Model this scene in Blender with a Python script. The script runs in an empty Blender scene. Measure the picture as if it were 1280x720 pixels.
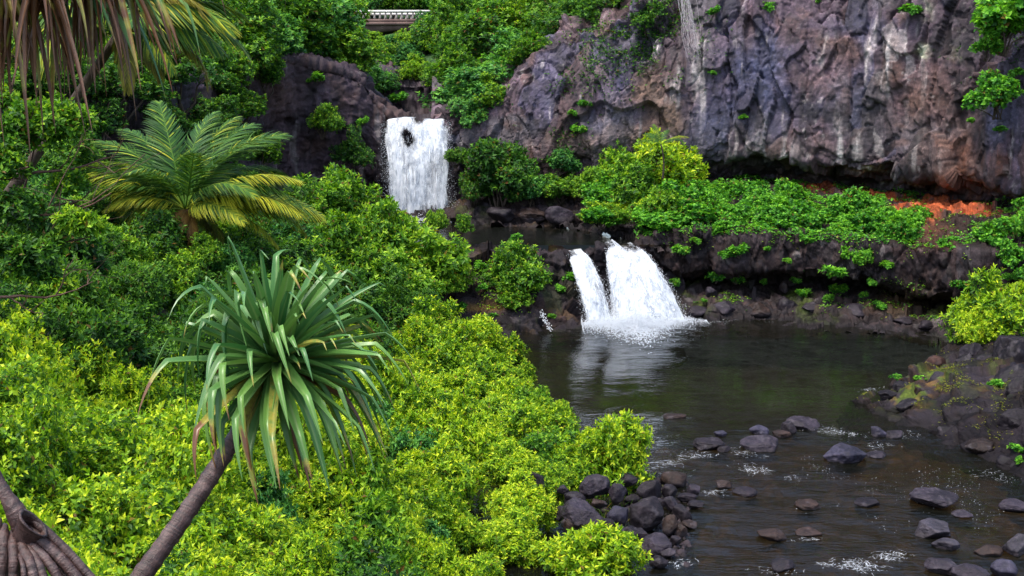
import bpy, bmesh, math, random
import numpy as np
from math import radians as rad, sin, cos, pi

SC = bpy.context.scene
COL = SC.collection
rng = np.random.default_rng(11)
random.seed(11)

# ------------------------------------------------------------------ camera, sky, sun, exposure
PITCH = rad(10.73)
F = 1372.0                       # focal length in pixels of the 1280 px wide photograph
CAMZ = 12.0
cam = bpy.data.cameras.new("camera")
cam.sensor_width = 36.0
cam.lens = 36.0 * F / 1280.0
cam.clip_end = 5000
camo = bpy.data.objects.new("camera", cam)
camo.location = (0, 0, CAMZ)
camo.rotation_euler = (pi / 2 - PITCH, 0, 0)
COL.objects.link(camo)
SC.camera = camo

SUN_EL, SUN_AZ = rad(68), rad(225)      # azimuth clockwise from +Y: behind the camera, to the left
world = bpy.data.worlds.new("World")
SC.world = world
world.use_nodes = True
wn = world.node_tree.nodes
bg = wn["Background"]
sky = wn.new("ShaderNodeTexSky")
sky.sky_type = 'NISHITA'
sky.sun_disc = False
sky.sun_elevation = SUN_EL
sky.sun_rotation = SUN_AZ
sky.air_density = 1.0
sky.dust_density = 3.0
world.node_tree.links.new(sky.outputs[0], bg.inputs[0])
bg.inputs[1].default_value = 0.15

sl = bpy.data.lights.new("sun", 'SUN')
sl.energy = 1.5
sl.angle = rad(14)
sl.color = (1.0, 0.95, 0.86)
so = bpy.data.objects.new("sun", sl)
sd = np.array([sin(SUN_AZ) * cos(SUN_EL), cos(SUN_AZ) * cos(SUN_EL), sin(SUN_EL)])
so.rotation_euler = (pi / 2 - SUN_EL, 0, -SUN_AZ + pi)
from mathutils import Vector, Matrix, Quaternion
so.rotation_euler = Vector(sd).to_track_quat('Z', 'Y').to_euler()
COL.objects.link(so)

SC.view_settings.view_transform = 'Standard'
SC.view_settings.look = 'None'
SC.view_settings.exposure = 1.5
SC.view_settings.gamma = 1.0
SC.render.engine = 'CYCLES'
SC.cycles.max_bounces = 8
SC.cycles.diffuse_bounces = 3
SC.cycles.transparent_max_bounces = 12
SC.cycles.transmission_bounces = 3
SC.cycles.use_denoising = True
SC.cycles.caustics_reflective = False
SC.cycles.caustics_refractive = False

# ------------------------------------------------------------------ helpers: pixels to points, noise
CP, SP = cos(PITCH), sin(PITCH)


def P(u, v, Y):
    """World point on the ray through photograph pixel (u, v), at distance Y ahead of the camera."""
    dx, dy, dz = (u - 640.0), F * CP + SP * (360.0 - v), -F * SP + CP * (360.0 - v)
    k = Y / dy
    return np.array([dx * k, Y, CAMZ + dz * k])


def PZ(u, v, z):
    dx, dy, dz = (u - 640.0), F * CP + SP * (360.0 - v), -F * SP + CP * (360.0 - v)
    k = (z - CAMZ) / dz
    return np.array([dx * k, dy * k, z])


def project(p):
    p = np.asarray(p, float) - np.array([0, 0, CAMZ])
    f = p[..., 1] * CP - p[..., 2] * SP
    up = p[..., 1] * SP + p[..., 2] * CP
    return 640 + F * p[..., 0] / f, 360 - F * up / f


def _h(ix, iy, iz, seed):
    h = (ix.astype(np.uint32) * np.uint32(374761393) + iy.astype(np.uint32) * np.uint32(668265263)
         + iz.astype(np.uint32) * np.uint32(2147483647 & 0x7feb352d) + np.uint32((seed * 2654435761) & 0xffffffff))
    h ^= h >> np.uint32(15)
    h *= np.uint32(2246822519)
    h ^= h >> np.uint32(13)
    h *= np.uint32(3266489917)
    h ^= h >> np.uint32(16)
    return h


def _r(h):
    return (h & np.uint32(0xffffff)).astype(np.float32) * np.float32(1 / 16777216.0)


def vnoise(p, seed=0):
    """Value noise in -1..1."""
    p = np.asarray(p, np.float32)
    i = np.floor(p).astype(np.int64)
    f = p - i
    f = f * f * f * (f * (f * 6 - 15) + 10)
    out = 0
    for a in (0, 1):
        wx = f[:, 0] if a else 1 - f[:, 0]
        for b in (0, 1):
            wy = f[:, 1] if b else 1 - f[:, 1]
            for c in (0, 1):
                wz = f[:, 2] if c else 1 - f[:, 2]
                out = out + wx * wy * wz * _r(_h(i[:, 0] + a, i[:, 1] + b, i[:, 2] + c, seed))
    return out * 2 - 1


def fbm(p, oct=4, seed=0, gain=0.5, lac=2.03):
    p = np.asarray(p, np.float32)
    a, s, out, n = 1.0, 1.0, 0, 0
    for k in range(oct):
        out = out + a * vnoise(p * s + k * 17.3, seed + k)
        n += a
        a *= gain
        s *= lac
    return out / n


def worley(p, seed=0):
    """F1, F2, a random number of the nearest cell, three more per cell, and the vector to its seed point."""
    p = np.asarray(p, np.float32)
    i = np.floor(p).astype(np.int64)
    n = len(p)
    f1 = np.full(n, 9e9, np.float32)
    f2 = np.full(n, 9e9, np.float32)
    hid = np.zeros(n, np.uint32)
    vec = np.zeros((n, 3), np.float32)
    for a in (-1, 0, 1):
        for b in (-1, 0, 1):
            for c in (-1, 0, 1):
                q = i + np.array([a, b, c])
                h = _h(q[:, 0], q[:, 1], q[:, 2], seed)
                h2 = h * np.uint32(2654435769)
                h3 = h2 ^ (h2 >> np.uint32(11))
                h3 = h3 * np.uint32(2246822519)
                s = np.stack([q[:, 0] + _r(h), q[:, 1] + _r(h2 >> np.uint32(4)), q[:, 2] + _r(h3 >> np.uint32(6))], 1).astype(np.float32)
                dv = p - s
                d = np.einsum('ij,ij->i', dv, dv)
                m = d < f1
                f2 = np.where(m, f1, np.minimum(f2, d))
                hid = np.where(m, h, hid)
                vec[m] = dv[m]
                f1 = np.where(m, d, f1)
    r = [_r(hid)]
    for k in range(3):
        hid = hid * np.uint32(747796405) + np.uint32(2891336453)
        hid ^= hid >> np.uint32(13)
        r.append(_r(hid))
    return np.sqrt(f1), np.sqrt(f2), r, vec


def smooth(a, b, x):
    t = np.clip((x - a) / (b - a), 0, 1)
    return t * t * (3 - 2 * t)


# ------------------------------------------------------------------ helpers: meshes and objects
def np_mesh(name, V, faces, mat=None, attrs=None, shade=False):
    """faces: a list of int arrays, each (n, k) of one polygon size."""
    me = bpy.data.meshes.new(name)
    V = np.ascontiguousarray(V, np.float32)
    if not isinstance(faces, (list, tuple)):
        faces = [faces]
    faces = [np.asarray(f, np.int32) for f in faces if len(f)]
    me.vertices.add(len(V))
    me.vertices.foreach_set("co", V.ravel())
    loops = np.concatenate([f.ravel() for f in faces])
    tot = np.concatenate([np.full(len(f), f.shape[1], np.int32) for f in faces])
    start = np.concatenate([[0], np.cumsum(tot)[:-1]]).astype(np.int32)
    me.loops.add(len(loops))
    me.loops.foreach_set("vertex_index", loops)
    me.polygons.add(len(tot))
    me.polygons.foreach_set("loop_start", start)
    me.polygons.foreach_set("loop_total", tot)
    if shade:
        me.polygons.foreach_set("use_smooth", np.ones(len(tot), bool))
    for k, a in (attrs or {}).items():
        a = np.asarray(a, np.float32)
        if a.ndim == 1:
            at = me.attributes.new(k, 'FLOAT', 'POINT')
            at.data.foreach_set("value", a)
        else:
            at = me.attributes.new(k, 'FLOAT_COLOR', 'POINT')
            c = np.ones((len(a), 4), np.float32)
            c[:, :a.shape[1]] = a
            at.data.foreach_set("color", c.ravel())
    me.update(calc_edges=True)
    if mat:
        me.materials.append(mat)
    return me


def obj(name, me, parent=None, loc=None, label=None, cat=None, group=None, kind=None):
    o = bpy.data.objects.new(name, me)
    COL.objects.link(o)
    if parent:
        o.parent = parent
    if loc is not None:
        o.location = loc
    if label:
        o["label"] = label
    if cat:
        o["category"] = cat
    if group:
        o["group"] = group
    if kind:
        o["kind"] = kind
    return o


def thing(name, label, cat, loc=(0, 0, 0), group=None):
    return obj(name, None, None, loc, label, cat, group)


def copy_tree(root, label=None, group=None):
    """Copies a thing with its parts and sub-parts (they share mesh data)."""
    r = root.copy()
    COL.objects.link(r)
    if label:
        r["label"] = label
    if group:
        r["group"] = group
    for ch in list(root.children):
        c = ch.copy()
        COL.objects.link(c)
        c.parent = r
        for g in list(ch.children):
            d = g.copy()
            COL.objects.link(d)
            d.parent = c
    return r


def cr(arr, n, axis):
    """Catmull-Rom upsampling of a control grid along one axis."""
    arr = np.moveaxis(np.asarray(arr, float), axis, 0)
    m = len(arr)
    pad = np.concatenate([[2 * arr[0] - arr[1]], arr, [2 * arr[-1] - arr[-2]]])
    t = np.linspace(0, m - 1, n)
    i = np.minimum(t.astype(int), m - 2)
    f = (t - i).reshape((-1,) + (1,) * (arr.ndim - 1))
    p0, p1, p2, p3 = pad[i], pad[i + 1], pad[i + 2], pad[i + 3]
    out = 0.5 * (2 * p1 + (p2 - p0) * f + (2 * p0 - 5 * p1 + 4 * p2 - p3) * f ** 2 + (3 * p1 - p0 - 3 * p2 + p3) * f ** 3)
    return np.moveaxis(out, 0, axis)


def resample(arr, n, axis):
    """Linear resampling along an axis so that steps are of even mean length."""
    d = np.linalg.norm(np.diff(arr, axis=axis), axis=-1).mean(axis=1 - axis)
    s = np.concatenate([[0], np.cumsum(d)])
    t = np.linspace(0, s[-1], n)
    a = np.moveaxis(arr, axis, 0)
    i = np.clip(np.searchsorted(s, t) - 1, 0, len(s) - 2)
    f = ((t - s[i]) / np.maximum(s[i + 1] - s[i], 1e-9)).reshape(-1, 1, 1)
    return np.moveaxis(a[i] * (1 - f) + a[i + 1] * f, 0, axis)


def grid_sheet(ctrl, nu, nv):
    """Control grid (rows of columns) of points -> dense grid (nu, nv, 3)."""
    g = cr(cr(ctrl, nu * 2, 0), nv * 2, 1)
    return resample(resample(g, nu, 0), nv, 1)


def grid_normals(g):
    du = np.gradient(g, axis=0)
    dv = np.gradient(g, axis=1)
    n = np.cross(du, dv)
    return n / np.maximum(np.linalg.norm(n, axis=-1, keepdims=True), 1e-9)


def grid_faces(nu, nv):
    i = np.arange((nu - 1) * nv).reshape(nu - 1, nv)[:, :-1].ravel()
    return np.stack([i, i + nv, i + nv + 1, i + 1], 1)


def tube(path, radii, sides=8, cap=True, wob=0.0, seed=0):
    """A tapered tube along a polyline -> verts, quads (ends closed by a point)."""
    path = np.asarray(path, float)
    n = len(path)
    radii = np.broadcast_to(np.asarray(radii, float), (n,))
    t = np.gradient(path, axis=0)
    t /= np.maximum(np.linalg.norm(t, axis=1, keepdims=True), 1e-9)
    ref = np.array([0, 0, 1.0]) if abs(t[:, 2]).mean() < 0.8 else np.array([1.0, 0, 0])
    a = np.cross(t, ref)
    a /= np.maximum(np.linalg.norm(a, axis=1, keepdims=True), 1e-9)
    b = np.cross(t, a)
    th = np.linspace(0, 2 * pi, sides, endpoint=False)
    ring = a[:, None] * np.cos(th)[None, :, None] + b[:, None] * np.sin(th)[None, :, None]
    r = radii[:, None]
    if wob:
        r = r * (1 + wob * np.random.default_rng(seed).uniform(-1, 1, (n, sides)))
    V = (path[:, None] + ring * r[..., None]).reshape(-1, 3)
    i = np.arange(n - 1)[:, None] * sides
    j = np.arange(sides)[None]
    q = np.stack([i + j, i + (j + 1) % sides, i + sides + (j + 1) % sides, i + sides + j], -1).reshape(-1, 4)
    fs = [q]
    if cap:
        V = np.concatenate([V, path[:1], path[-1:]])
        k = np.arange(sides)
        c0, c1 = n * sides, n * sides + 1
        tri = np.concatenate([np.stack([(k + 1) % sides, k, np.full(sides, c0)], 1),
                              np.stack([(n - 1) * sides + k, (n - 1) * sides + (k + 1) % sides, np.full(sides, c1)], 1)])
        fs.append(tri)
    return V, fs


def join(parts):
    """[(V, [faces])] -> V, faces by size."""
    Vs, by, off = [], {}, 0
    for V, fs in parts:
        Vs.append(V)
        for f in fs:
            by.setdefault(f.shape[1], []).append(f + off)
        off += len(V)
    return np.concatenate(Vs), [np.concatenate(x) for x in by.values()]


def box(x0, x1, y0, y1, z0, z1):
    V = np.array([[x, y, z] for z in (z0, z1) for y in (y0, y1) for x in (x0, x1)], float)
    Fq = np.array([[0, 2, 3, 1], [4, 5, 7, 6], [0, 1, 5, 4], [2, 6, 7, 3], [0, 4, 6, 2], [1, 3, 7, 5]])
    return V, [Fq]


# ------------------------------------------------------------------ materials
class NT:
    def __init__(self, name):
        self.m = bpy.data.materials.new(name)
        self.m.use_nodes = True
        self.t = self.m.node_tree
        self.n = self.t.nodes
        self.out = self.n["Material Output"]
        self.b = self.n["Principled BSDF"]

    def new(self, typ, **kw):
        nd = self.n.new(typ)
        for k, v in kw.items():
            setattr(nd, k, v)
        return nd

    def link(self, a, b):
        self.t.links.new(a, b)

    def set(self, sock, v):
        if isinstance(v, bpy.types.NodeSocket):
            self.link(v, sock)
        elif isinstance(v, (tuple, list)) and len(v) == 3 and sock.type == 'RGBA':
            sock.default_value = (*v, 1)
        else:
            sock.default_value = v

    def noise(self, scale, detail=6, rough=0.6, vec=None, dist=0.0, stretch=None):
        nd = self.new("ShaderNodeTexNoise")
        nd.inputs["Scale"].default_value = scale
        nd.inputs["Detail"].default_value = detail
        nd.inputs["Roughness"].default_value = rough
        nd.inputs["Distortion"].default_value = dist
        if vec is None:
            vec = self.new("ShaderNodeTexCoord").outputs["Object"]
        if stretch:
            mp = self.new("ShaderNodeMapping")
            mp.inputs["Scale"].default_value = stretch
            self.link(vec, mp.inputs[0])
            vec = mp.outputs[0]
        self.link(vec, nd.inputs["Vector"])
        return nd.outputs["Fac"]

    def ramp(self, fac, stops):
        nd = self.new("ShaderNodeValToRGB")
        el = nd.color_ramp.elements
        while len(el) < len(stops):
            el.new(0.5)
        for e, (p, c) in zip(el, stops):
            e.position = p
            e.color = (*c, 1) if isinstance(c, (tuple, list)) else (c, c, c, 1)
        self.link(fac, nd.inputs[0])
        return nd.outputs[0]

    def mix(self, fac, a, b, mode='MIX'):
        nd = self.new("ShaderNodeMix", data_type='RGBA', blend_type=mode)
        self.set(nd.inputs[0], fac)
        self.set(nd.inputs[6], a)
        self.set(nd.inputs[7], b)
        return nd.outputs[2]

    def math(self, op, a, b=0.0, clamp=False):
        nd = self.new("ShaderNodeMath", operation=op, use_clamp=clamp)
        self.set(nd.inputs[0], a)
        self.set(nd.inputs[1], b)
        return nd.outputs[0]

    def attr(self, name, what="Color"):
        nd = self.new("ShaderNodeAttribute", attribute_name=name)
        return nd.outputs[what]

    def sep(self, col):
        nd = self.new("ShaderNodeSeparateColor")
        self.link(col, nd.inputs[0])
        return nd.outputs

    def bump(self, h, strength=0.5, dist=0.05):
        nd = self.new("ShaderNodeBump")
        nd.inputs["Strength"].default_value = strength
        nd.inputs["Distance"].default_value = dist
        self.link(h, nd.inputs["Height"])
        self.link(nd.outputs[0], self.b.inputs["Normal"])
        return nd.outputs[0]


def mat_rock(name, rough=0.75, spec=0.3, fine=9.0):
    """Rock: its colour lies in the vertex attribute 'col'; the nodes add grain and lichen flecks."""
    k = NT(name)
    c = k.attr("col")
    n1 = k.noise(fine, 8, 0.7)
    n2 = k.noise(fine * 4.5, 5, 0.7)
    g = k.math('ADD', k.math('MULTIPLY', n1, 1.3), k.math('MULTIPLY', n2, 0.6))
    g = k.math('SUBTRACT', g, 0.05)
    cc = k.mix(1.0, c, k.ramp(g, [(0.45, (0.45, 0.45, 0.47)), (0.95, (1.15, 1.1, 1.1)), (1.0, (1.6, 1.5, 1.5))]), 'MULTIPLY')
    k.set(k.b.inputs["Base Color"], cc)
    k.b.inputs["Roughness"].default_value = rough
    k.set(k.b.inputs["Roughness"], k.ramp(n1, [(0.3, max(rough - 0.3, 0.1)), (0.7, min(rough + 0.15, 1))]))
    k.b.inputs["Specular IOR Level"].default_value = spec
    k.bump(k.math('ADD', n1, k.math('MULTIPLY', n2, 0.5)), 0.6, 0.06)
    return k.m


def mat_leaf(name, old, mid, young, dark=None, trans=0.42, rough=0.5, spec=0.25, var=0.25):
    """Leaf colours by age along the shoot ('lc' green channel), a random value per leaf (red) and per plant."""
    k = NT(name)
    s = k.sep(k.attr("lc"))
    oi = k.new("ShaderNodeObjectInfo").outputs["Random"]
    age = k.math('ADD', s[1], k.math('MULTIPLY', k.math('SUBTRACT', s[0], 0.5), 0.5))
    age = k.math('ADD', age, k.math('MULTIPLY', k.math('SUBTRACT', oi, 0.5), 0.35), True)
    c = k.ramp(age, [(0.05, old), (0.5, mid), (0.95, young)])
    v = k.ramp(s[0], [(0, 1 - var), (1, 1 + var)])
    c = k.mix(1.0, c, v, 'MULTIPLY')
    c = k.mix(s[2], c, (0.16, 0.075, 0.02))
    k.set(k.b.inputs["Base Color"], c)
    k.b.inputs["Roughness"].default_value = rough
    k.b.inputs["Specular IOR Level"].default_value = spec
    tr = k.new("ShaderNodeBsdfTranslucent")
    k.set(tr.inputs[0], k.mix(1.0, c, (1.25, 1.2, 0.55), 'MULTIPLY'))
    ms = k.new("ShaderNodeMixShader")
    ms.inputs[0].default_value = trans
    k.link(k.b.outputs[0], ms.inputs[1])
    k.link(tr.outputs[0], ms.inputs[2])
    k.link(ms.outputs[0], k.out.inputs[0])
    return k.m


def mat_simple(name, stops, scale=6.0, rough=0.8, stretch=None, bump=0.4, bdist=0.03, spec=0.3):
    k = NT(name)
    n1 = k.noise(scale, 7, 0.65, stretch=stretch)
    k.set(k.b.inputs["Base Color"], k.ramp(n1, stops))
    k.b.inputs["Roughness"].default_value = rough
    k.b.inputs["Specular IOR Level"].default_value = spec
    if bump:
        k.bump(k.noise(scale * 3, 6, 0.7, stretch=stretch), bump, bdist)
    return k.m


M = {}
M['cliff'] = mat_rock("cliff_rock", 0.75, 0.2, 5.0)
M['wet_rock'] = mat_rock("wet_basalt", 0.6, 0.2, 7.0)
M['bank_rock'] = mat_rock("bank_basalt", 0.75, 0.1, 6.0)
M['ledge_rock'] = mat_rock("ledge_basalt", 0.75, 0.15, 6.0)
M['soil'] = mat_simple("soil", [(0.3, (0.012, 0.011, 0.007)), (0.55, (0.03, 0.028, 0.013)), (0.75, (0.05, 0.055, 0.018))], 2.0, 0.95)
M['undergrowth'] = mat_simple("undergrowth", [(0.3, (0.012, 0.03, 0.008)), (0.55, (0.03, 0.075, 0.014)), (0.75, (0.06, 0.13, 0.02))], 1.4, 0.95, bump=.8, bdist=.4)
M['bark'] = mat_simple("grey_bark", [(0.3, (0.03, 0.02, 0.015)), (0.6, (0.08, 0.06, 0.045)), (0.8, (0.15, 0.13, 0.1))], 8, 0.9, (1, 1, 0.3))
M['twig'] = mat_simple("twig", [(0.3, (0.05, 0.025, 0.018)), (0.7, (0.13, 0.075, 0.055))], 10, 0.85)
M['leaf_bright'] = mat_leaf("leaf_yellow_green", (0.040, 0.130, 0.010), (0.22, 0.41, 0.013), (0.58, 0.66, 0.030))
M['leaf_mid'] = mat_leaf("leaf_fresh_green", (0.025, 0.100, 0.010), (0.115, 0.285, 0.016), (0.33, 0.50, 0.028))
M['leaf_dark'] = mat_leaf("leaf_shaded_green", (0.012, 0.050, 0.010), (0.040, 0.135, 0.016), (0.13, 0.28, 0.024))  # greens lowered so the leaf colour carries the shade of the left slope
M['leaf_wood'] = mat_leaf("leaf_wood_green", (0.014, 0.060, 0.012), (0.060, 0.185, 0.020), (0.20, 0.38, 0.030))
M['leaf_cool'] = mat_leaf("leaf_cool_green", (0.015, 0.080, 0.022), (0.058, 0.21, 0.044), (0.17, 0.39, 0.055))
M['leaf_vine'] = mat_leaf("leaf_vine_green", (0.020, 0.110, 0.012), (0.080, 0.29, 0.022), (0.21, 0.47, 0.035))
M['leaf_palm'] = mat_leaf("leaf_palm", (0.026, 0.085, 0.018), (0.085, 0.19, 0.022), (0.40, 0.40, 0.028), trans=0.3, rough=0.55, spec=0.22)
M['grass'] = mat_leaf("grass_blade", (0.03, 0.09, 0.012), (0.09, 0.20, 0.015), (0.22, 0.30, 0.03))
M['moss'] = mat_leaf("moss", (0.05, 0.08, 0.006), (0.12, 0.16, 0.010), (0.24, 0.24, 0.02))

k = NT("pandanus_leaf")            # 'lc': x random, y place along the leaf, z how dead it is; 'rib': place across the blade
s = k.sep(k.attr("lc"))
rib = k.attr("rib", "Fac")
c = k.mix(s[0], (0.042, 0.150, 0.038), (0.13, 0.27, 0.048))
c = k.mix(k.ramp(rib, [(0.0, 0.0), (0.35, 0.0), (0.5, 0.75), (0.65, 0.0), (1.0, 0.25)]), c, (0.17, 0.27, 0.085))
dead = k.math('ADD', s[2], k.math('MULTIPLY', k.math('SUBTRACT', k.noise(14, 4, 0.6), 0.5), 0.7), True)
c = k.mix(k.ramp(dead, [(0.3, 0.0), (0.5, 1.0)]), c, (0.30, 0.27, 0.045))
c = k.mix(k.ramp(dead, [(0.5, 0.0), (0.72, 1.0)]), c, k.mix(k.noise(9, 5, 0.7), (0.055, 0.022, 0.010), (0.26, 0.12, 0.05)))
k.set(k.b.inputs["Base Color"], c)
k.b.inputs["Roughness"].default_value = 0.38
k.b.inputs["Specular IOR Level"].default_value = 0.55
tr = k.new("ShaderNodeBsdfTranslucent")
k.set(tr.inputs[0], c)
ms = k.new("ShaderNodeMixShader")
ms.inputs[0].default_value = 0.18
k.link(k.b.outputs[0], ms.inputs[1]); k.link(tr.outputs[0], ms.inputs[2]); k.link(ms.outputs[0], k.out.inputs[0])
M['pandanus'] = k.m

k = NT("pandanus_bark")            # 'len': metres along the stem, for the leaf-scar rings
n1 = k.noise(7, 7, 0.65)
n2 = k.noise(55, 5, 0.7)
cx = k.new("ShaderNodeCombineXYZ")
k.set(cx.inputs[0], k.math('ADD', k.attr("len", "Fac"), k.math('MULTIPLY', k.noise(5, 3, 0.5), 0.05)))
rings = k.noise(38, 3, 0.7, cx.outputs[0])
c = k.ramp(n1, [(0.3, (0.024, 0.010, 0.008)), (0.52, (0.060, 0.030, 0.025)), (0.75, (0.15, 0.10, 0.09))])
c = k.mix(1.0, c, k.ramp(n2, [(0.3, 0.45), (0.7, 1.35)]), 'MULTIPLY')
c = k.mix(1.0, c, k.ramp(rings, [(0.36, 0.35), (0.5, 1.0), (0.68, 1.5)]), 'MULTIPLY')
k.set(k.b.inputs["Base Color"], c)
k.b.inputs["Roughness"].default_value = 0.42
k.bump(k.math('ADD', rings, k.math('ADD', n1, n2)), 0.7, 0.012)
M['panbark'] = k.m

# water: clear brown stream water over its bed
k = NT("stream_water")
pos = k.new("ShaderNodeTexCoord").outputs["Object"]
w1 = k.noise(1.5, 3, 0.55, pos, 0.5, (0.55, 1.5, 1))
w2 = k.noise(5.5, 3, 0.6, pos, 0.3, (0.6, 1.4, 1))
w3 = k.noise(0.35, 2, 0.5, pos)
h = k.math('ADD', k.math('MULTIPLY', w1, 0.55), k.math('MULTIPLY', w2, 0.25))
h = k.math('MULTIPLY', h, k.ramp(w3, [(0.35, 0.25), (0.65, 1.0)]))
h = k.math('MULTIPLY', h, k.attr("rip", "Fac"))
bn = k.new("ShaderNodeBump")
bn.inputs["Strength"].default_value = 1.0
bn.inputs["Distance"].default_value = 0.16
k.link(h, bn.inputs["Height"])
gl = k.new("ShaderNodeBsdfGlossy")
gl.inputs["Roughness"].default_value = 0.06
gl.inputs["Color"].default_value = (0.9, 0.92, 0.95, 1)
k.link(bn.outputs[0], gl.inputs["Normal"])
trn = k.new("ShaderNodeBsdfTransparent")
trn.inputs[0].default_value = (0.56, 0.50, 0.37, 1)
dif = k.new("ShaderNodeBsdfDiffuse")
dif.inputs[0].default_value = (0.010, 0.011, 0.008, 1)
body = k.new("ShaderNodeMixShader")
body.inputs[0].default_value = 0.35
k.link(trn.outputs[0], body.inputs[1]); k.link(dif.outputs[0], body.inputs[2])
fr = k.new("ShaderNodeFresnel")
fr.inputs[0].default_value = 1.33
k.link(bn.outputs[0], fr.inputs["Normal"])
ms = k.new("ShaderNodeMixShader")
k.link(fr.outputs[0], ms.inputs[0]); k.link(body.outputs[0], ms.inputs[1]); k.link(gl.outputs[0], ms.inputs[2])
k.link(ms.outputs[0], k.out.inputs[0])
M['water'] = k.m

# white falling water and foam
def mat_foam(name, col=(0.86, 0.9, 0.94), sheet=False, thin=False):
    k = NT(name)
    k.b.inputs["Base Color"].default_value = (*col, 1)
    k.b.inputs["Roughness"].default_value = 0.45
    k.b.inputs["Specular IOR Level"].default_value = 0.3
    k.b.inputs["Subsurface Weight"].default_value = 0.0
    tr = k.new("ShaderNodeBsdfTranslucent")
    tr.inputs[0].default_value = (*col, 1)
    ms = k.new("ShaderNodeMixShader")
    ms.inputs[0].default_value = 0.35
    k.link(k.b.outputs[0], ms.inputs[1]); k.link(tr.outputs[0], ms.inputs[2])
    last = ms.outputs[0]
    if thin:                        # a film of bubbles that lets the water show through
        t = k.new("ShaderNodeBsdfTransparent")
        m2 = k.new("ShaderNodeMixShader")
        k.link(k.ramp(k.noise(9, 5, 0.7), [(0.35, 0.1), (0.65, 0.85)]), m2.inputs[0])
        k.link(t.outputs[0], m2.inputs[1]); k.link(last, m2.inputs[2])
        last = m2.outputs[0]
    if sheet:
        n = k.noise(1.0, 8, 0.65, None, 0.5, (6, 6, 0.8))
        n2 = k.noise(1.0, 5, 0.6, None, 0.8, (1.8, 1.8, 0.9))
        n3 = k.noise(1.0, 6, 0.7, None, 0.4, (16, 16, 3.5))
        m_ = k.math('ADD', k.math('MULTIPLY', n, 0.6), k.math('ADD', k.math('MULTIPLY', n2, 0.35), k.math('MULTIPLY', n3, 0.28)))
        k.set(k.b.inputs["Base Color"], k.mix(k.ramp(m_, [(0.50, 0.0), (0.74, 1.0)]), (0.36, 0.41, 0.48), (0.92, 0.94, 0.95)))
        a = k.math('ADD', k.math('ADD', m_, 0.11), k.attr("dens", "Fac"))
        fac = k.ramp(a, [(0.62, 0.0), (0.84, 0.5), (1.0, 0.96)])
        t = k.new("ShaderNodeBsdfTransparent")
        m2 = k.new("ShaderNodeMixShader")
        k.link(fac, m2.inputs[0]); k.link(t.outputs[0], m2.inputs[1]); k.link(last, m2.inputs[2])
        last = m2.outputs[0]
    k.link(last, k.out.inputs[0])
    return k.m
M['foam'] = mat_foam("foam")
M['foam_thin'] = mat_foam("thin_foam", thin=True)
M['fall'] = mat_foam("falling_water", sheet=True)

# ------------------------------------------------------------------ rock colouring and displacement
PAL = {
    'purple': (0.092, 0.066, 0.082), 'brown': (0.115, 0.068, 0.054), 'blue': (0.058, 0.068, 0.125), 'grey': (0.105, 0.096, 0.108),
    'tan': (0.24, 0.165, 0.11), 'black': (0.022, 0.021, 0.025), 'white': (0.42, 0.39, 0.37), 'rust': (0.20, 0.075, 0.035),
    'red': (0.26, 0.060, 0.020), 'moss': (0.075, 0.11, 0.018), 'lichen': (0.28, 0.31, 0.22), 'wet': (0.026, 0.022, 0.025),
    'wetbrown': (0.040, 0.026, 0.020), 'ochre': (0.20, 0.12, 0.03)}
PAL = {a: np.array(b, np.float32) for a, b in PAL.items()}


def lay(c, name, w):
    return c + (PAL[name] - c) * np.clip(w, 0, 1)[:, None]


def fracture(p, n, scale, amp, seed, stretch=(1, 1, 1), tilt=0.6, crack=0.25):
    """Blocky broken rock: every Voronoi cell stands out by its own amount and leans its own way."""
    q = p / scale * np.array(stretch, np.float32)
    q = q + 0.26 * np.stack([fbm(q * 0.9, 3, seed + 5), fbm(q * 0.9, 3, seed + 16), fbm(q * 0.9, 3, seed + 27)], 1) * 2
    f1, f2, r, vec = worley(q, seed)
    tv = (np.stack([r[1], r[2], r[3]], 1) - 0.5) * 2
    d = (r[0] - 0.5) * 1.1 + 1.7 * tilt * np.einsum('ij,ij->i', tv, vec)
    d = d - crack * (1 - smooth(0.0, 0.10, f2 - f1)) * (r[2] > 0.45)
    return d * amp, r, f2 - f1


def rock_sheet(name, ctrl, nu, nv, mat, paint, layers, rough=0.06, flip=False, kind='structure', label=None):
    g = grid_sheet(np.array(ctrl), nu, nv)
    n = grid_normals(g).reshape(-1, 3)
    if np.einsum('ij,ij->i', n, np.array([0, 0, CAMZ + 8.0]) - g.reshape(-1, 3)).mean() < 0:      # outward is towards the open gorge
        n = -n
    p = g.reshape(-1, 3).astype(np.float32)
    d = 0
    info = []
    for (scale, amp, st, tilt, crack, seed) in layers:
        dd, r, e = fracture(p, n, scale, amp, seed, st, tilt, crack)
        d = d + dd
        info.append((r, e))
    rg = 1 - np.abs(fbm(p * 0.9, 5, 76, 0.55)) * 2.2
    d = d + rough * 1.0 * fbm(p * 2.2, 5, 77, 0.6) + rough * 1.2 * (rg - 0.5) + rough * 0.6 * fbm(p * 7.0, 4, 99, .65)
    U, V = np.meshgrid(np.linspace(0, 1, nu), np.linspace(0, 1, nv), indexing='ij')
    edge = np.minimum(np.minimum(U, 1 - U) * 30, 1).ravel()
    p2 = p + n * d[:, None]
    col = paint(p2, p, n, info, U.ravel(), V.ravel(), d)
    me = np_mesh(name, p2, grid_faces(nu, nv), M[mat], {'col': col})
    o = obj(name, me, kind=kind, label=label)
    return o, p2.reshape(nu, nv, 3), n.reshape(nu, nv, 3)


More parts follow.
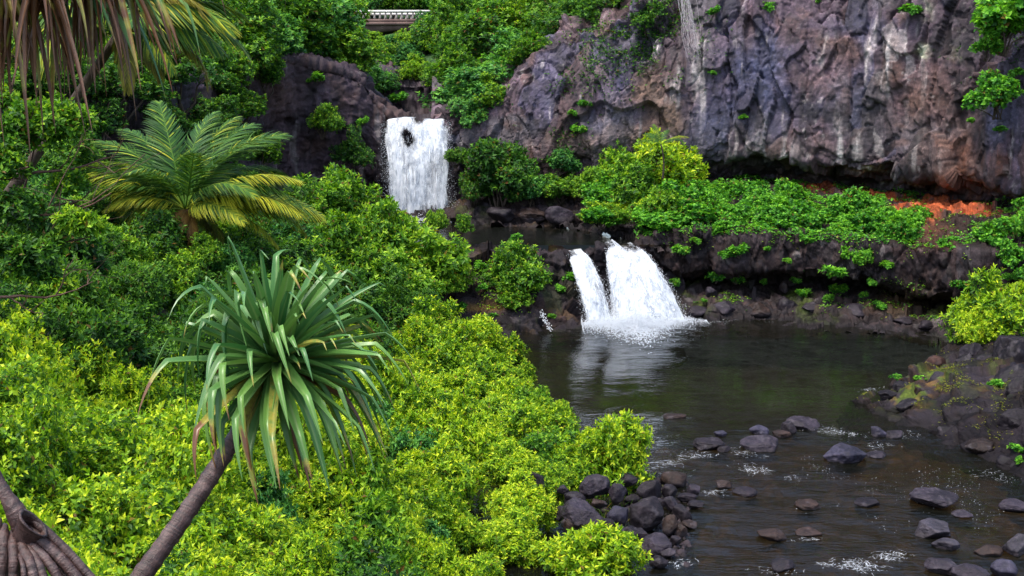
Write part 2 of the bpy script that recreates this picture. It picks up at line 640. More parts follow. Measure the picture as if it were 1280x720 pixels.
# ------------------------------------------------------------------ ground to the horizon, stream bed
gx = np.linspace(-1500, 1500, 31); gy = np.linspace(-400, 2500, 31)
X, Y = np.meshgrid(gx, gy, indexing='ij')
me = np_mesh("ground", np.stack([X, Y, np.full_like(X, -4.0)], -1).reshape(-1, 3), grid_faces(31, 31), M['soil'])
obj("ground", me, kind='structure')

nx, ny = 240, 300
X, Y = np.meshgrid(np.linspace(-6, 27, nx), np.linspace(17, 59, ny), indexing='ij')
b = np.stack([X.ravel(), Y.ravel(), np.zeros(nx * ny)], 1).astype(np.float32)
deep = smooth(35.5, 41.5, b[:, 1] + 1.2 * vnoise(b * np.float32(0.35), 3))
f1, f2, r, vec = worley(b * np.array([1.5, 1.25, 1], np.float32) + 0.2 * np.stack([vnoise(b * 2, 1), vnoise(b * 2, 2), 0 * b[:, 0]], 1), 41)
stone = (0.05 + 0.30 * r[0] ** 2) * smooth(0.62, 0.1, f1)
g1, g2, rr, _ = worley(b * np.float32(4.2), 42)
stone = stone + 0.09 * rr[0] * smooth(0.6, 0.1, g1)
base = -0.42 - 1.7 * deep + 0.10 * fbm(b * np.float32(0.4), 3, 8)
bz = base + stone * (1 - 0.75 * deep)
c0 = np.array([0.080, 0.055, 0.030]); c1 = np.array([0.035, 0.026, 0.018]); c2 = np.array([0.16, 0.10, 0.04])
bc = c1 + (c0 - c1) * r[1][:, None] + (c2 - c0) * (rr[1] * rr[0])[:, None]
bc = bc * (0.6 + 0.6 * stone[:, None] / 0.4)
silt = np.array([0.022, 0.021, 0.010])
bc = bc * (1 - deep[:, None]) + silt * deep[:, None]
b[:, 2] = bz
obj("riverbed", np_mesh("riverbed", b, grid_faces(nx, ny), M['wet_rock'], {'col': bc}), kind='structure')

# ------------------------------------------------------------------ water surfaces
def water_sheet(name, x0, x1, y0, y1, z, nx, ny, rip):
    X, Y = np.meshgrid(np.linspace(x0, x1, nx), np.linspace(y0, y1, ny), indexing='ij')
    p = np.stack([X.ravel(), Y.ravel(), np.full(nx * ny, z)], 1)
    rp, dz = rip(p.astype(np.float32))
    p[:, 2] += dz
    return obj(name, np_mesh(name, p, grid_faces(nx, ny), M['water'], {'rip': rp}, shade=True), kind='structure')

FALL2 = P(795, 402, 55.0)


def rip_low(p):
    d = np.hypot(p[:, 0] - FALL2[0], p[:, 1] - FALL2[1])
    near = np.exp(-(d / 7.0) ** 2)
    shallow = smooth(40.0, 36.0, p[:, 1])
    dz = 0.05 * near * fbm(p * np.float32(2.0), 3, 4) + 0.035 * shallow * fbm(p * np.array([1.3, 2.2, 1], np.float32), 3, 5) + 0.006 * fbm(p * np.float32(1.1), 2, 6)
    return 0.20 + 0.9 * near + 1.1 * shallow, dz
water_sheet("lower_pool_water", -7, 27, 17, 58.5, 0.0, 200, 240, rip_low)
water_sheet("upper_pool_water", -13, 10, 56.9, 71, 3.50, 80, 60, lambda p: (np.full(len(p), 0.35), 0.004 * fbm(p, 2, 6)))

# ------------------------------------------------------------------ right cliff
cols = [  # u, base v, Y, top v
    (540, 262, 69.5, 130), (580, 262, 69.0, 138), (625, 258, 68.5, 118), (670, 250, 68.2, 72), (720, 238, 67.6, 48), (790, 228, 67.2, 8), (850, 222, 67.0, -40),
    (950, 226, 66.0, -100), (1050, 234, 64.0, -110), (1140, 244, 61.5, -110), (1230, 254, 58.5, -110), (1310, 262, 55.5, -115), (1420, 275, 51.5, -120)]
ctrl = []
for (u, vb, Yb, vt) in cols:
    oh = smooth(760, 960, np.array(u, float)) * 2.4 + 0.25       # how far the foot lies back under the overhang
    hgt = vb - vt
    row = [P(u, vb + 14, Yb + oh), P(u, vb - 2, Yb + oh), P(u, vb - 14 - 6 * (oh > 1), Yb + oh * 0.35), P(u, vb - 32, Yb - 0.25 * oh)]
    for t, dy in ((0.28, -0.35), (0.45, -0.1), (0.62, 0.25), (0.8, 0.9), (1.0, 2.2)):
        vv = vb - t * hgt
        if vv < vb - 36:
            row.append(P(u, vv, Yb + dy * (1 if u > 700 else 0.6) * 1.2))
        else:
            row.append(P(u, vb - 36 - t * 4, Yb + dy))
    row.append(P(u, vt - 30, Yb + 4.5))
    ctrl.append(row)


def blob(u, v, cu, cv, ru, rv):
    return np.exp(-(((u - cu) / ru) ** 2 + ((v - cv) / rv) ** 2) * 1.2)


def paint_cliff(p2, p, n, info, U, V, d):
    r, e = info[1]
    rs, es = info[2]
    rl, _ = info[0]
    N = len(p)
    u, v = project(p)
    w = fbm(p * np.float32(0.35), 4, 21)
    w2 = fbm(p * np.float32(0.9), 4, 22)
    uu = u + 26 * w2
    vv = v + 18 * fbm(p * np.float32(0.8), 3, 23)
    c = np.tile(PAL['purple'], (N, 1))
    c = lay(c, 'grey', smooth(-0.1, 0.35, w))
    c = lay(c, 'brown', smooth(0.1, 0.45, w2) * 0.55)
    c = lay(c, 'brown', (rl[1] > 0.75) * 0.4)
    c = lay(c, 'blue', (r[2] > .7) * .5)
    c = lay(c, 'black', (r[1] < .16) * .55)
    # patches that lie where the photograph has them: blue-grey lava, reddish slabs, black patches with the shade of the overhang's recess painted in, tan foot of the left end
    for (a, b_, x, y, k_) in ((950, 85, 60, 55, .8), (895, 150, 40, 45, .85), (1085, 40, 50, 22, .7), (985, 110, 30, 50, .6), (1245, 145, 30, 40, .6), (1030, 130, 35, 20, .6), (770, 120, 30, 40, .5)):
        c = lay(c, 'blue', blob(uu, vv, a, b_, x, y) * k_ * (0.55 + 0.75 * r[1]))
    for (a, b_, x, y, k_) in ((1055, 60, 30, 18, .7), (1150, 120, 45, 50, .75), (1010, 100, 30, 30, .55), (1200, 210, 60, 30, .6), (690, 205, 60, 30, .6), (820, 140, 40, 50, .55)):
        c = lay(c, 'brown', blob(uu, vv, a, b_, x, y) * k_ * 1.2)
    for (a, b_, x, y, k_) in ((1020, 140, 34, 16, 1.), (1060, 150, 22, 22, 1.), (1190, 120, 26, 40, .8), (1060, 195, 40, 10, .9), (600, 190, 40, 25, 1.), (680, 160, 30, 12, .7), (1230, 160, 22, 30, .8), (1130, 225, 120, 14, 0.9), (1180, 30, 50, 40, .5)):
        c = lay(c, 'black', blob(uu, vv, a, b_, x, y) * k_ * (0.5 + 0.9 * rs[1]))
    for (a, b_, x, y, k_) in ((820, 105, 18, 40, .6), (835, 150, 24, 30, .6), (800, 160, 30, 25, .5), (715, 175, 40, 14, .7), (1000, 185, 50, 14, .3)):
        c = lay(c, 'tan', blob(uu, vv, a, b_, x, y) * k_ * (0.4 + 0.9 * r[2]))
    # pale mineral streaks that run down the rock
    st = fbm(np.stack([p[:, 0] * 2.2, p[:, 1] * 2.2, p[:, 2] * 0.16], 1), 4, 31)
    zone = np.clip(blob(uu, vv, 1090, 190, 70, 45) + blob(uu, vv, 1120, 60, 45, 55) + blob(uu, vv, 1010, 70, 10, 40) + blob(uu, vv, 830, 130, 50, 80) * .8 + blob(uu, vv, 950, 45, 90, 8) * 1.2 + blob(uu, vv, 960, 185, 50, 26), 0, 1)
    c = lay(c, 'white', smooth(0.12, 0.5, st) * zone * 0.85 + smooth(0.42, 0.6, st) * 0.45)
    c = lay(c, 'white', (rs[2] > 0.93) * 0.4 * zone)
    for (a, b_, x, y) in ((1215, 60, 12, 24), (1155, 65, 10, 16), (1225, 130, 12, 10), (1160, 15, 8, 20)):
        c = lay(c, 'lichen', blob(uu, vv, a, b_, x, y) * smooth(-0.1, 0.3, w2) * 1.2)
    c = lay(c, 'rust', blob(uu, vv, 1235, 215, 30, 40) * smooth(0.0, 0.4, st) * 0.9 + blob(uu, vv, 1195, 205, 16, 30) * 0.5)
    # wet black run-off streaks
    st2 = fbm(np.stack([p[:, 0] * 1.1, p[:, 1] * 1.1, p[:, 2] * 0.12], 1), 4, 37)
    c = lay(c, 'black', smooth(0.12, 0.42, st2) * 0.65)
    mott = fbm(p * np.float32(2.6), 5, 38, 0.65)
    c = lay(c, 'black', smooth(0.0, 0.4, mott) * 0.55)
    c = lay(c, 'white', smooth(0.38, 0.6, -mott) * 0.35)
    c = c * (0.52 + 0.62 * rs[3][:, None]) * (0.66 + 0.66 * r[3][:, None])
    return c


_, CP_, CN_ = rock_sheet("cliff", ctrl, 640, 330, 'cliff', paint_cliff,
           [(4.6, 0.42, (1, 1, .5), 0.9, 0.1, 1), (1.6, 0.24, (1, 1, .38), 1.1, 0.45, 2), (0.6, 0.10, (1, 1, .45), 1.1, 0.4, 3)], 0.055, flip=False)

# ------------------------------------------------------------------ left gorge wall with the notch of the upper fall
cols = [  # u, Y, base v, top v
    (-160, 38, 420, 60), (20, 41, 360, 60), (110, 44.5, 330, 95), (200, 48, 320, 90), (270, 55, 310, 95), (312, 63, 300, 92), (350, 66.5, 295, 70), (400, 68, 290, 80), (445, 69, 285, 95),
    (476, 69.4, 285, 132), (500, 69.6, 285, 150), (540, 69.6, 285, 150), (565, 69.4, 282, 135), (600, 70, 280, 130), (650, 72, 275, 110)]
ctrl = []
for (u, Y_, vb, vt) in cols:
    row = []
    for t, dy in ((0, 0.6), (0.2, 0.9), (0.4, 0.3), (0.6, -0.1), (0.8, -0.2), (0.95, 0.0), (1.0, 0.5)):
        row.append(P(u, vb + (vt - vb) * t, Y_ + dy))
    row.append(P(u, vt - 3, Y_ + 6))
    ctrl.append(row)


def paint_wall(p2, p, n, info, U, V, d):
    r, e = info[1]
    rs, es = info[2]
    u, v = project(p)
    w = fbm(p * np.float32(0.4), 4, 51)
    c = np.tile(PAL['purple'] * 0.72, (len(p), 1))
    c = lay(c, 'brown', smooth(0.0, 0.4, w) * 0.6)
    c = lay(c, 'black', smooth(0.0, 0.35, -w) * 0.6)
    st = fbm(np.stack([p[:, 0] * 1.8, p[:, 1] * 1.8, p[:, 2] * 0.14], 1), 4, 52)
    c = lay(c, 'white', smooth(0.35, 0.6, st) * 0.45)
    c = lay(c, 'black', smooth(0.15, 0.5, -st) * 0.5 + (1 - smooth(0, .06, e)) * 0.2)
    c = lay(c, 'brown', blob(u, v, 350, 120, 25, 40) * 0.6)
    c = lay(c, 'wet', blob(u, v, 520, 210, 60, 110) * 0.85)
    return c * (0.42 + 0.5 * rs[3][:, None])


rock_sheet("gorge_wall", ctrl, 460, 230, 'cliff', paint_wall,
           [(4.0, 0.45, (1, 1, .5), 0.8, 0.2, 11), (1.3, 0.2, (1, 1, .4), 0.9, 0.35, 12), (0.5, 0.08, (1, 1, .6), 1.0, 0.25, 13)], 0.1)

# rock step further up the gorge, behind the lip of the upper fall
ctrl = []
for (u, vt) in ((400, 84), (440, 96), (480, 98), (520, 100), (560, 98), (600, 104), (650, 90)):
    ctrl.append([P(u, 160, 74), P(u, 150, 77), P(u, 138, 79), P(u, 118, 79.5), P(u, vt, 80), P(u, vt - 6, 84), P(u, vt - 10, 90)])
rock_sheet("upstream_rock_step", ctrl, 200, 100, 'cliff', paint_wall,
           [(3.0, 0.5, (1, 1, .4), 0.8, 0.3, 15), (1.0, 0.2, (1, 1, .4), 0.9, 0.35, 16), (0.5, 0.08, (1, 1, .6), 1.0, 0.25, 17)], 0.1)

# ------------------------------------------------------------------ rocks on the far shore of the upper pool
ctrl = []
for (u, v0, vt, Y0) in ((430, 284, 262, 64.5), (500, 284, 266, 65.2), (560, 280, 262, 65.5), (600, 277, 250, 65.5), (650, 277, 248, 65.2), (700, 278, 250, 64.6), (740, 281, 256, 63.0), (775, 288, 262, 60.5), (805, 300, 270, 58.6), (830, 310, 285, 57.5)):
    ctrl.append([P(u, v0 + 10, Y0 - 1.2), P(u, v0, Y0), P(u, v0 - 7, Y0 + 0.25), P(u, (v0 + vt) / 2, Y0 + 0.7), P(u, vt, Y0 + 1.6), P(u, vt - 8, Y0 + 3.5), P(u, vt - 14, Y0 + 6.0)])


def paint_dark(p2, p, n, info, U, V, d):
    r, e = info[0]
    rs, es = info[1]
    w = fbm(p * np.float32(0.7), 4, 61)
    c = np.tile(np.array([0.060, 0.046, 0.050], np.float32), (len(p), 1))
    c = lay(c, 'black', smooth(-0.1, 0.35, w) * 0.7)
    c = lay(c, 'brown', (r[1] > 0.65) * 0.45)
    c = lay(c, 'grey', (rs[1] > 0.8) * 0.35)
    c = lay(c, 'ochre', smooth(0.25, 0.5, fbm(p * np.float32(1.4), 3, 62)) * np.clip(n[:, 2] * 1.0, 0, 1) * 0.5)
    c = lay(c, 'moss', smooth(0.1, 0.4, fbm(p * np.float32(1.0), 3, 63)) * np.clip(n[:, 2] - .2, 0, 1) * 0.7)
    low = smooth(0.5, 0.0, np.minimum(np.abs(p2[:, 2]), np.abs(p2[:, 2] - 3.6)))
    c = lay(c, 'wet', low * 0.7 + (1 - smooth(0, .06, e)) * 0.2)
    return c * (0.17 + 0.34 * rs[3][:, None])


rock_sheet("upper_shore_rock", ctrl, 330, 110, 'ledge_rock', paint_dark,
           [(1.3, 0.30, (1, 1, 1), 0.9, 0.3, 21), (0.5, 0.12, (1, 1, 1), 1.0, 0.3, 22)], 0.12)

# ------------------------------------------------------------------ terrace with its columnar front
cols = [  # u, back v, back Y, lip v, lip Y, face v, undercut v, slope v, water v, water Y, how deep the undercut goes
    (795, 238, 66.5, 296, 58.2, 338, 346, 372, 400, 55.3, 0.7), (840, 232, 66.5, 290, 57.3, 341, 348, 371, 397, 55.0, 1.6), (900, 232, 66.5, 288, 56.8, 338, 346, 368, 395, 54.9, 1.9),
    (960, 234, 66.3, 290, 56.4, 336, 345, 370, 396, 54.8, 2.0), (1040, 240, 65, 297, 55.6, 342, 350, 374, 398, 54.2, 2.0), (1100, 246, 63.5, 303, 54.7, 352, 358, 380, 400, 53.6, 2.0),
    (1150, 250, 61.5, 306, 53.6, 366, 370, 390, 406, 52.6, 1.8), (1200, 256, 60, 308, 52.4, 374, 378, 398, 418, 50.6, 1.5), (1260, 262, 58, 312, 51.0, 378, 384, 405, 440, 47.6, 1.2),
    (1330, 268, 55, 318, 49.2, 385, 390, 412, 460, 45.5, 1.0), (1430, 280, 51, 330, 46.5, 400, 405, 425, 480, 43.5, 1.0)]
ctrl = []
for (u, vb, Yb, vl, Yl, vf, vu, vs, vw, Yw, dp) in cols:
    ctrl.append([P(u, vb - 10, Yb + 3), P(u, vb, Yb), P(u, vb * .6 + vl * .4, Yb * .55 + Yl * .45), P(u, vl - 6, Yl + 1.2), P(u, vl, Yl), P(u, vl + 7, Yl - 0.35),
                 P(u, vl * .5 + vf * .5, Yl - 0.35), P(u, vf - 4, Yl - 0.3), P(u, vf, Yl - 0.05), P(u, vf + 1.5, Yl + dp), P(u, vu + 3, Yl + dp + .25), P(u, vs, (Yl + dp + Yw) / 2), P(u, vw - 7, Yw + .25), P(u, vw, Yw - .1), P(u, vw + 22, Yw - 2.2)])


def paint_terrace(p2, p, n, info, U, V, d):
    r, e = info[1]
    rs, es = info[2]
    u, v = project(p)
    N = len(p)
    w = fbm(p * np.float32(0.6), 4, 71)
    w2 = fbm(p * np.float32(1.5), 4, 72)
    c = np.tile(np.array([0.075, 0.058, 0.062], np.float32), (N, 1))
    c = lay(c, 'black', smooth(-0.1, 0.4, w) * 0.65)
    c = lay(c, 'grey', (r[1] > 0.6) * 0.4 * smooth(900, 1150, u))
    c = lay(c, 'brown', (rs[1] > 0.7) * 0.35)
    c = lay(c, 'white', (rs[2] > 0.93) * 0.30)
    top = smooth(0.45, 0.8, n[:, 2]) * smooth(2.6, 3.6, p[:, 2])
    c = lay(c, 'wetbrown', top * 0.7)
    uu, vv = u + 20 * w2, v + 8 * w2
    red = np.clip(blob(uu, vv, 1180, 256, 52, 9) * 1.4 + blob(uu, vv, 1110, 246, 40, 5) * .8 + blob(uu, vv, 1150, 260, 22, 12) * 0.8 + blob(uu, vv, 1165, 276, 9, 16) * .7 + blob(uu, vv, 1018, 236, 24, 7) + blob(uu, vv, 1070, 241, 26, 7) + blob(uu, vv, 1235, 268, 44, 8) * .6, 0, 1)
    c = lay(c, 'red', smooth(0.3, 0.8, red + 0.5 * w2) * (p[:, 2] > 3.4))
    c = lay(c, 'rust', blob(uu, vv, 1165, 295, 30, 28) * 0.6)
    slope = smooth(2.6, 2.0, p[:, 2])
    c = lay(c, 'wetbrown', slope * 0.75 * smooth(-0.2, 0.3, w2))
    c = lay(c, 'moss', slope * smooth(0.1, 0.45, fbm(p * np.float32(0.8), 4, 73)) * np.clip(n[:, 2], 0, 1) * 1.0)
    c = lay(c, 'ochre', slope * blob(uu, vv, 1130, 378, 50, 16) * 0.5)
    c = lay(c, 'wet', smooth(0.45, 0.05, p2[:, 2]) * 0.8 + (1 - smooth(0, .06, e)) * 0.2)
    return c * (0.15 + 0.34 * rs[3][:, None]) * np.where(red > .4, 2.0, 1)[:, None] * np.where(red > .4, 1.4, 1)[:, None]


TERR, TP, TN = rock_sheet("terrace_rock", ctrl, 560, 270, 'ledge_rock', paint_terrace,
                         [(1.5, 0.25, (1, 1, .5), 0.8, 0.3, 33), (0.75, 0.15, (1, 1, .4), 0.8, 0.45, 31), (0.35, 0.04, (1, 1, .7), 1.0, 0.3, 32)], 0.075)

# ------------------------------------------------------------------ rock barrier between the two pools
cols = [  # u top, lip v, lip Y, u base, base v, base Y
    (380, 322, 56.0, 390, 430, 49.5), (450, 322, 55.6, 455, 418, 50.3), (520, 318, 55.5, 525, 410, 51.2), (565, 308, 56.0, 575, 408, 51.8), (605, 307, 56.4, 610, 412, 52.0), (650, 312, 56.2, 655, 414, 52.0), (690, 316, 56.2, 705, 408, 52.8),
    (708, 317, 56.3, 733, 404, 54.0), (722, 319, 56.6, 752, 402, 55.0), (738, 309, 56.5, 762, 401, 55.6), (752, 305, 56.5, 772, 400, 55.8), (770, 310, 57.2, 795, 399, 56.2), (792, 309, 57.2, 815, 398, 56.2), (806, 299, 57.2, 835, 396, 56.2), (850, 297, 57.8, 860, 396, 56.6)]
ctrl = []
for (u, v, Y_, ub, vb, Yb) in cols:
    back = P(u, v - 1, Y_ + 0.6)
    row = [np.array([back[0], Y_ + 5.5, 2.0]), np.array([back[0], Y_ + 2.2, 2.7]), P(u, v - 1, Y_ + 0.6), P(u, v, Y_), P(u + (ub - u) * .1, v + 10, Y_ - .35)]
    for t, dy in ((.35, .3), (.6, .35), (.85, .1), (1.0, 0)):
        a = P(u + (ub - u) * t, v + (vb - v) * t, Y_ + (Yb - Y_) * t + dy)
        row.append(a)
    row.append(P(ub, vb + 20, Yb - 1.6))
    ctrl.append(row)


def paint_barrier(p2, p, n, info, U, V, d):
    c = paint_dark(p2, p, n, info, U, V, d)
    u, v = project(p)
    c = lay(c, 'ochre', blob(u, v, 600, 384, 50, 5) * 0.5)
    c = lay(c, 'wet', blob(u, v, 770, 350, 60, 60) * 0.8)
    return c


BARR, BP, BN = rock_sheet("barrier_rock", ctrl, 400, 190, 'bank_rock', paint_barrier,
                        [(1.5, 0.32, (1, 1, .8), 1.0, 0.35, 41), (0.55, 0.09, (1, 1, .9), 1.0, 0.3, 42)], 0.08)

# ------------------------------------------------------------------ rocky bank on the right of the lower pool
ctrl = [
    [P(1150, 436, 48.5) - [0, 0, 1.5], P(1186, 437, 47.6), P(1225, 424, 47.2), P(1290, 412, 47), P(1420, 395, 46)],
    [P(1105, 468, 43.5) - [0, 0, 1.2], P(1140, 462, 43.8), P(1195, 446, 44.0), P(1290, 434, 42.5), P(1420, 420, 42)],
    [P(1050, 505, 40.0) - [0, 0, 1.0], P(1086, 497, 40.6), P(1165, 476, 40.4), P(1280, 462, 39.5), P(1420, 440, 39)],
    [P(1075, 530, 37.5) - [0, 0, 1.0], P(1110, 519, 38.4), P(1180, 500, 38.0), P(1280, 480, 37.0), P(1420, 455, 36)],
    [P(1150, 560, 35.0) - [0, 0, 1.0], P(1178, 548, 35.9), P(1225, 525, 35.6), P(1290, 500, 35.0), P(1420, 470, 34)],
    [P(1230, 600, 31.8) - [0, 0, 1.0], P(1252, 585, 33.0), P(1280, 560, 33.0), P(1320, 530, 33.0), P(1440, 500, 32)],
    [P(1290, 640, 29.0) - [0, 0, 1.0], P(1320, 615, 30.6), P(1350, 590, 30.6), P(1390, 570, 30.6), P(1500, 540, 30)],
    [P(1300, 660, 27.5) - [0, 0, 1.2], P(1340, 660, 28.2) - [0, 0, 1.2], P(1380, 650, 28.2) - [0, 0, 1.2], P(1430, 640, 28.2) - [0, 0, 1.2], P(1560, 620, 27.5) - [0, 0, 1.2]],
]


def paint_bank(p2, p, n, info, U, V, d):
    r, e = info[0]
    rs, es = info[1]
    w = fbm(p * np.float32(0.9), 4, 81)
    c = np.tile(np.array([0.040, 0.034, 0.042], np.float32), (len(p), 1))
    c = lay(c, 'wetbrown', smooth(0.0, 0.3, w) * 0.8)
    u, v = project(p2)
    mz = np.clip(blob(u, v, 1120, 488, 60, 32) + blob(u, v, 1165, 470, 40, 18) + blob(u, v, 1245, 470, 25, 30) * .8, 0, 1)
    c = lay(c, 'moss', mz * smooth(-0.05, 0.25, fbm(p * np.float32(1.6), 4, 82)) * 1.1)
    c = lay(c, 'ochre', mz * smooth(0.15, 0.4, fbm(p * np.float32(2.6), 3, 83)) * 0.5)
    c = lay(c, 'wet', smooth(0.3, 0.0, p2[:, 2]) * 0.8 + (1 - smooth(0, .06, e)) * 0.2)
    return c * (0.12 + 0.26 * rs[3][:, None]) * (1 + 1.2 * mz[:, None])


BANK, KP, KN = rock_sheet("rocky_bank", ctrl, 260, 240, 'bank_rock', paint_bank,
                        [(1.6, 0.24, (1, 1, 1), 0.9, 0.3, 51), (0.6, 0.08, (1, 1, 1), 1.0, 0.3, 52)], 0.07, flip=False)

# ------------------------------------------------------------------ left bank: slope under the shrubs
lb = []
def g_(u, v, Y_, drop=1.3):
    p = P(u, v, Y_)
    lb.append((p[0], p[1], p[2] - drop))
for a in ((0, 720, 7, .9), (250, 715, 12, 1.2), (450, 715, 18, 1.3), (600, 712, 22.5, 1.3), (720, 712, 25, 1.2), (130, 520, 16, 1.5), (450, 600, 24, 1.4), (600, 600, 29, 1.4),
          (560, 470, 40, 1.6), (400, 470, 33, 1.5), (50, 430, 22, 1.6), (200, 400, 28, 1.6), (330, 420, 32, 1.6), (450, 320, 48, 2.0), (560, 418, 49, 1.2), (60, 300, 25, 2.5), (240, 325, 38, .6), (380, 330, 42, 2.0), (470, 400, 44, 1.5)):
    g_(*a)
for (u, v) in ((845, 722), (850, 680), (858, 640), (850, 600), (770, 575), (690, 510), (650, 440)):
    p = PZ(u, v, 0); lb.append((p[0] - .3, p[1], -0.15)); lb.append((p[0] + 3, p[1], -1.4))
lb += [(-3, 1, 9.4), (4, 0, 8.5), (-12, 0, 11), (-30, 10, 13), (-30, 30, 12), (-30, 50, 12), (-14, 8, 10.5), (6, 12, 4.0), (12, 12, -1.5), (10, 4, 2), (-6, 58, 3.0), (2, 60, 1.5), (-18, 55, 6)]
lb = np.array(lb)


def tps(pts, lam=0.3):
    n = len(pts)
    d = np.hypot(pts[:, None, 0] - pts[None, :, 0], pts[:, None, 1] - pts[None, :, 1])
    K = np.where(d > 0, d ** 2 * np.log(d + 1e-9), 0) + lam * np.eye(n)
    Pm = np.c_[np.ones(n), pts[:, :2]]
    A = np.block([[K, Pm], [Pm.T, np.zeros((3, 3))]])
    w = np.linalg.solve(A, np.r_[pts[:, 2], 0, 0, 0])

    def f(x, y):
        d = np.hypot(x[:, None] - pts[None, :, 0], y[:, None] - pts[None, :, 1])
        return np.where(d > 0, d ** 2 * np.log(d + 1e-9), 0) @ w[:n] + w[n] + w[n + 1] * x + w[n + 2] * y
    return f


LB = tps(lb)
nx, ny = 180, 220
X, Y = np.meshgrid(np.linspace(-45, 9, nx), np.linspace(-6, 60, ny), indexing='ij')
z = LB(X.ravel(), Y.ravel())
b = np.stack([X.ravel(), Y.ravel(), z], 1)
b[:, 2] += 0.15 * fbm(b.astype(np.float32) * np.float32(0.8), 4, 91)
b[:, 2] = np.maximum(b[:, 2], -2.5)
obj("left_bank", np_mesh("left_bank", b, grid_faces(nx, ny), M['soil']), kind='structure')


def ground_z(x, y):
    return float(LB(np.array([x], float), np.array([y], float))[0])


# ------------------------------------------------------------------ hillside above the gorge
hs = []
for (u, f) in ((-500, ((40, 80), (55, 30), (75, -20), (120, -90), (200, -200))), (-200, ((44, 90), (58, 40), (78, -10), (120, -80), (200, -190))), (0, ((45, 95), (60, 50), (80, 0), (120, -60), (200, -170))), (200, ((50, 105), (66, 60), (84, 20), (120, -40), (200, -150))),
               (320, ((65, 100), (72, 75), (90, 40), (125, -20), (200, -130))), (420, ((71, 120), (79, 90), (98, 62), (128, 20), (200, -110))), (490, ((75, 200), (83, 150), (105, 85), (130, 45), (200, -90))), (560, ((75, 190), (83, 140), (105, 70), (135, 20), (200, -100))),
               (640, ((71, 110), (80, 80), (100, 30), (135, -30), (200, -130))), (740, ((71, 62), (80, 35), (100, -10), (135, -70), (200, -150))), (850, ((71, -45), (78, -60), (95, -90), (130, -130), (200, -180))), (1050, ((69, -115), (75, -130), (92, -150), (130, -170), (200, -200))),
               (1300, ((59, -118), (66, -140), (85, -170), (130, -190), (200, -210))), (1600, ((48, -130), (56, -160), (80, -190), (130, -210), (200, -230)))):
    hs.append([P(u, v, Y_) for (Y_, v) in f])
g = grid_sheet(np.array(hs), 150, 90)
g = g.reshape(-1, 3)
g[:, 2] += 0.5 * fbm((g * 0.25).astype(np.float32), 4, 95)
obj("hillside", np_mesh("hillside", g, grid_faces(150, 90), M['undergrowth']), kind='structure')
HG = g


def hill_z(x, y):
    d = (HG[:, 0] - x) ** 2 + (HG[:, 1] - y) ** 2
    return HG[np.argmin(d), 2]


# ------------------------------------------------------------------ waterfalls
def unit(a):
    return a / np.maximum(np.linalg.norm(a, axis=-1, keepdims=True), 1e-9)


